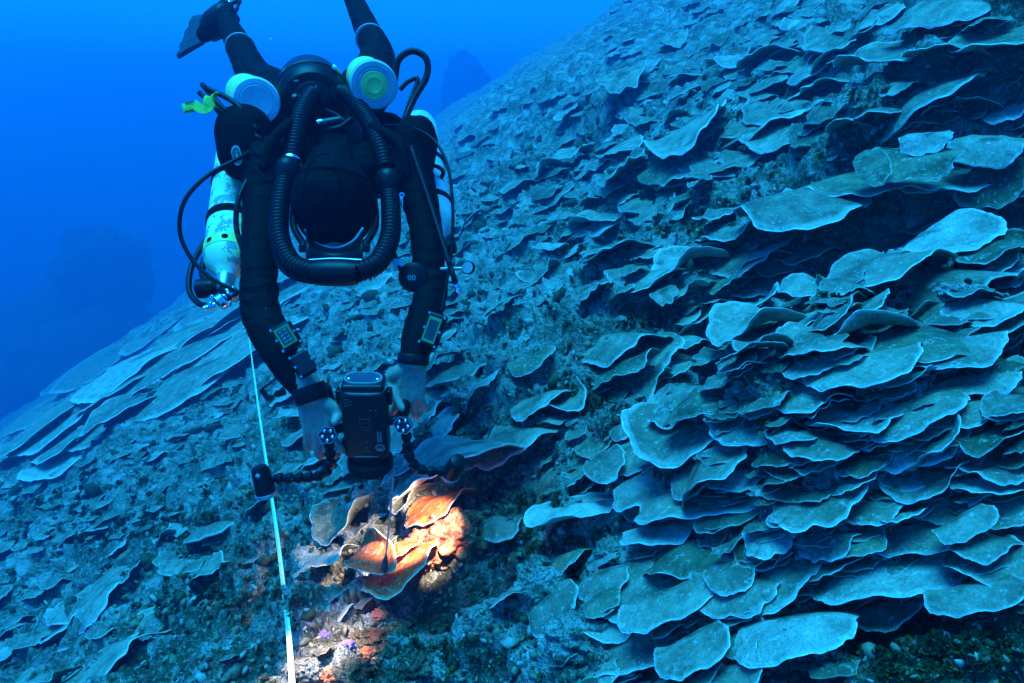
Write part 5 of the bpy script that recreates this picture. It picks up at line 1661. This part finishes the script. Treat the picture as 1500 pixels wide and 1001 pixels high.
def grip(side, hand_ctrl, cl_c, ang, arm_ctrl, lamp_c, lamp_aim):
    b0 = cen + hx * .046 * side - hz_ * (.004 if side > 0 else .022)
    clp = P(*cl_c)
    tube('bracket', [b0, b0.lerp(clp, .5) + UP * .004, clp], .0105, M['black_metal'], ch)
    V, Fc = sweep(spline([(*p, r) for p, r in hand_ctrl], 8) and [q[:3] for q in spline([(*p, r) for p, r in hand_ctrl], 8)], [q[3] for q in spline([(*p, r) for p, r in hand_ctrl], 8)], 14)
    mesh_obj('handle', V, Fc, M['rubber'], ch)
    ax = rot2(ang); axc = (ax[0], ax[1], -FW)
    hexa = [(.021 * math.cos(R(60 * k + 20)), .019 * math.sin(R(60 * k + 20))) for k in range(6)]
    pl = slab('clamp', hexa, clp - FW * .008, axc, .018, M['black_metal'], ch, .002)
    ring_band('clamp_edge', hexa, clp - FW * .0170, axc, .0012, .0008, M['grey_metal'], pl)
    for k in range(5):
        a = R(72 * k + 90)
        lathe('bolt', clp - FW * .0172 + ax[0] * .011 * math.cos(a) + ax[1] * .011 * math.sin(a), -FW, [(0, .0036), (.002, .0036), (.0032, .0022)], M['steel'], pl, 10)
    # jointed flexible arm: a string of ball-and-socket links
    pth = [Vector(p) for p in spline(arm_ctrl, 30)]
    S = [0]
    for a, b in zip(pth, pth[1:]): S.append(S[-1] + (b - a).length)
    n = max(4, int(S[-1] / .021))
    def at(s):
        for j in range(len(S) - 1):
            if S[j + 1] >= s: return pth[j].lerp(pth[j + 1], (s - S[j]) / max(S[j + 1] - S[j], 1e-6))
        return pth[-1]
    for k in range(n):
        a, b = at(S[-1] * k / n), at(S[-1] * (k + 1) / n)
        dd = b - a; l = dd.length
        lathe('arm_link', a, dd, [(0, .0085), (l * .12, .0118), (l * .55, .0112), (l * .72, .0088), (l * .98, .0078)], M['rubber'], ch, 16)
    lp = P(*lamp_c); ad = (lamp_aim - lp).normalized()
    lm = lathe('lamp', lp - ad * .034, ad, [(0, .008), (.003, .0155), (.012, .0185), (.030, .0195), (.050, .021), (.062, .021), (.064, .018)], M['plastic'], ch, 32)
    lathe('lamp_ring', lp + ad * .0285, ad, [(0, .0205), (.001, .0225), (.008, .0225), (.009, .0195)], M['grey_metal'], lm, 32)
    m, nt, b = new_mat('lamp_face')
    b.inputs['Base Color'].default_value = (.9, .9, .85, 1)
    b.inputs['Emission Color'].default_value = (1, .95, .85, 1)
    b.inputs['Emission Strength'].default_value = 6
    lathe('lamp_face', lp + ad * .0310, ad, [(0, .0185), (.002, .0180)], m, lm, 28)
    lathe('lamp_button', lp - ad * .014 - FW * .017, -FW, [(0, .005), (.003, .005), (.004, .003)], M['steel'], lm, 14)
    return lp + ad * .040, ad
LAIM = ground(462, 996); RAIM = ground(590, 808)
ll_, la_ = grip(-1, [(P(478, 566, 1.405), .010), (P(482, 592, 1.412), .013), (P(484, 622, 1.402), .012)], (483, 636, 1.40), 35,
                [P(482, 646, 1.405), P(484, 668, 1.41), P(480, 690, 1.415), P(460, 699, 1.42), P(400, 701, 1.42)], (385, 704, 1.42), LAIM)
rl_, ra_ = grip(1, [(P(594, 558, 1.44), .010), (P(594, 585, 1.440), .013), (P(590, 610, 1.425), .012)], (592, 622, 1.42), -30,
                [P(595, 634, 1.42), P(597, 655, 1.42), P(602, 676, 1.42), P(620, 690, 1.42), P(656, 690, 1.42)], (666, 684, 1.42), RAIM)

def spot(name, p, aim, w, size, blend, col=(1.0, .93, .82)):
    ld_ = bpy.data.lights.new(name, 'SPOT')
    ld_.energy = w; ld_.spot_size = R(size); ld_.spot_blend = blend; ld_.color = col; ld_.shadow_soft_size = .012
    o = link(bpy.data.objects.new(name, ld_))
    o.location = p
    o.rotation_euler = (-(aim - p).normalized()).to_track_quat('Z', 'Y').to_euler()
    return o
spot('lamp_light', ll_, LAIM, LAMP_W * .8, 60, 1.0, (1, .80, .62))
spot('lamp_light', rl_, RAIM, LAMP_W * 1.5, 43, .45)

# weight hanging on a cord under the lens port
wt = empty('hanging_weight', P(563, 826, 1.56), 'dark teardrop weight on a pale cord in front of the orange coral', 'weight')
tube('cord', [P(577, 688, 1.465), P(572, 750, 1.51), P(565, 815, 1.555)], .0021, M['cord'], wt)
lathe('bob', P(565.5, 812, 1.553), P(562, 845, 1.57) - P(565.5, 812, 1.553), [(0, .0022), (.006, .0030), (.018, .0062), (.032, .0085), (.042, .0080), (.049, .0050), (.051, .002)], M['lead'], wt, 24)

# ------------------------------------------------------------------ measuring tape stretched over the reef
tp = [(364, 490), (376, 580), (392, 690), (404, 770), (414, 850), (422, 920), (428, 1001), (432, 1050)]
lift_pts = [ground(362, 484) - NW * .01]        # its far end goes down to the reef, the rest is taut above the rubble
for i, (px, py) in enumerate(tp + [(434, 1080)]):
    lift_pts.append(P(px, py, pix(on_plane(px, py))[2] * (0.95, .95, .94, .925, .90, .86, .82, .78, .75)[i]))
lift_pts.append(on_plane(442, 1400) + NW * .04)
tape = ribbon('measuring_tape', lift_pts, .0125, (T2 + RX).normalized(), M['tape'], None, .001)
tag(tape, 'long pale yellow measuring tape stretched down the slope past the lamp', 'tape')

tag(rock_obj('drifting_flake', P(397, 58, 1.9), (.0035, .002, .0045), 'bright white flake drifting in the open water beside the raised foot', 'flake', M['slate'], 77, .3, 2, 2), None)
_tp = [Vector(p) for p in spline(lift_pts, 8)]
V, Fc, _acc, _k = [], [], 0.0, 0
_wd = (T2 + RX).normalized()
for a, b in zip(_tp[:-8], _tp[1:]):
    t = (b - a); L = t.length; t = t / L
    while _acc < L:
        p = a + t * _acc
        wd = (_wd - t * _wd.dot(t)).normalized(); nn = t.cross(wd)
        if nn.dot(p) > 0: nn = -nn
        ln = .010 if _k % 10 == 0 else .0055
        q = p + nn * .0009 - wd * .0058
        n0 = len(V)
        V += [q, q + wd * ln, q + wd * ln + t * .0022, q + t * .0022]
        Fc.append((n0, n0 + 1, n0 + 2, n0 + 3))
        _acc += .010; _k += 1
    _acc -= L
tag(mesh_obj('graduation_marks', V, Fc, M['nylon'], tape, smooth=False), kind='stuff')

# drifting specks in the water
sp_items = []
pg = random.Random(9)
SPK = [stone(90)]
for _ in range(260):
    px, py, dd = pg.uniform(0, 1500), pg.uniform(0, 1000), pg.uniform(.9, 5)
    g = ground(px, py)
    if g is not None and pix(g)[2] < dd + .2: continue
    s = pg.uniform(.7, 1.6) * dd / F
    mw = np.eye(4); mw[:3, :3] *= s; mw[:3, 3] = np.array(P(px, py, dd)); sp_items.append((0, mw, 0))
merged('drifting_specks', SPK, [M['slate']], sp_items)
# ------------------------------------------------------------------ the water itself: one closed box of pale, even haze
def water_haze(density, col, ab):
    lo, hi = Vector((-62, -9, -42)), Vector((52, 112, 5.6))
    v = [(x, y, z) for x in (lo.x, hi.x) for y in (lo.y, hi.y) for z in (lo.z, hi.z)]
    f = [(0, 1, 3, 2), (4, 6, 7, 5), (0, 4, 5, 1), (2, 3, 7, 6), (0, 2, 6, 4), (1, 5, 7, 3)]
    m = bpy.data.materials.new('water_haze')
    m.use_nodes = True
    nt = m.node_tree
    nt.nodes.clear()
    out = nt.nodes.new('ShaderNodeOutputMaterial')
    pv = nt.nodes.new('ShaderNodeVolumePrincipled')
    pv.inputs['Color'].default_value = (*col, 1)
    pv.inputs['Absorption Color'].default_value = (*ab, 1)
    pv.inputs['Density'].default_value = density
    pv.inputs['Anisotropy'].default_value = 0.5
    nt.links.new(pv.outputs[0], out.inputs['Volume'])
    o = mesh_obj('haze', v, f, m, smooth=False)
    tag(o, kind='stuff')
    return o
water_haze(HAZE_DENSITY, HAZE_COLOR, HAZE_ABSORB)
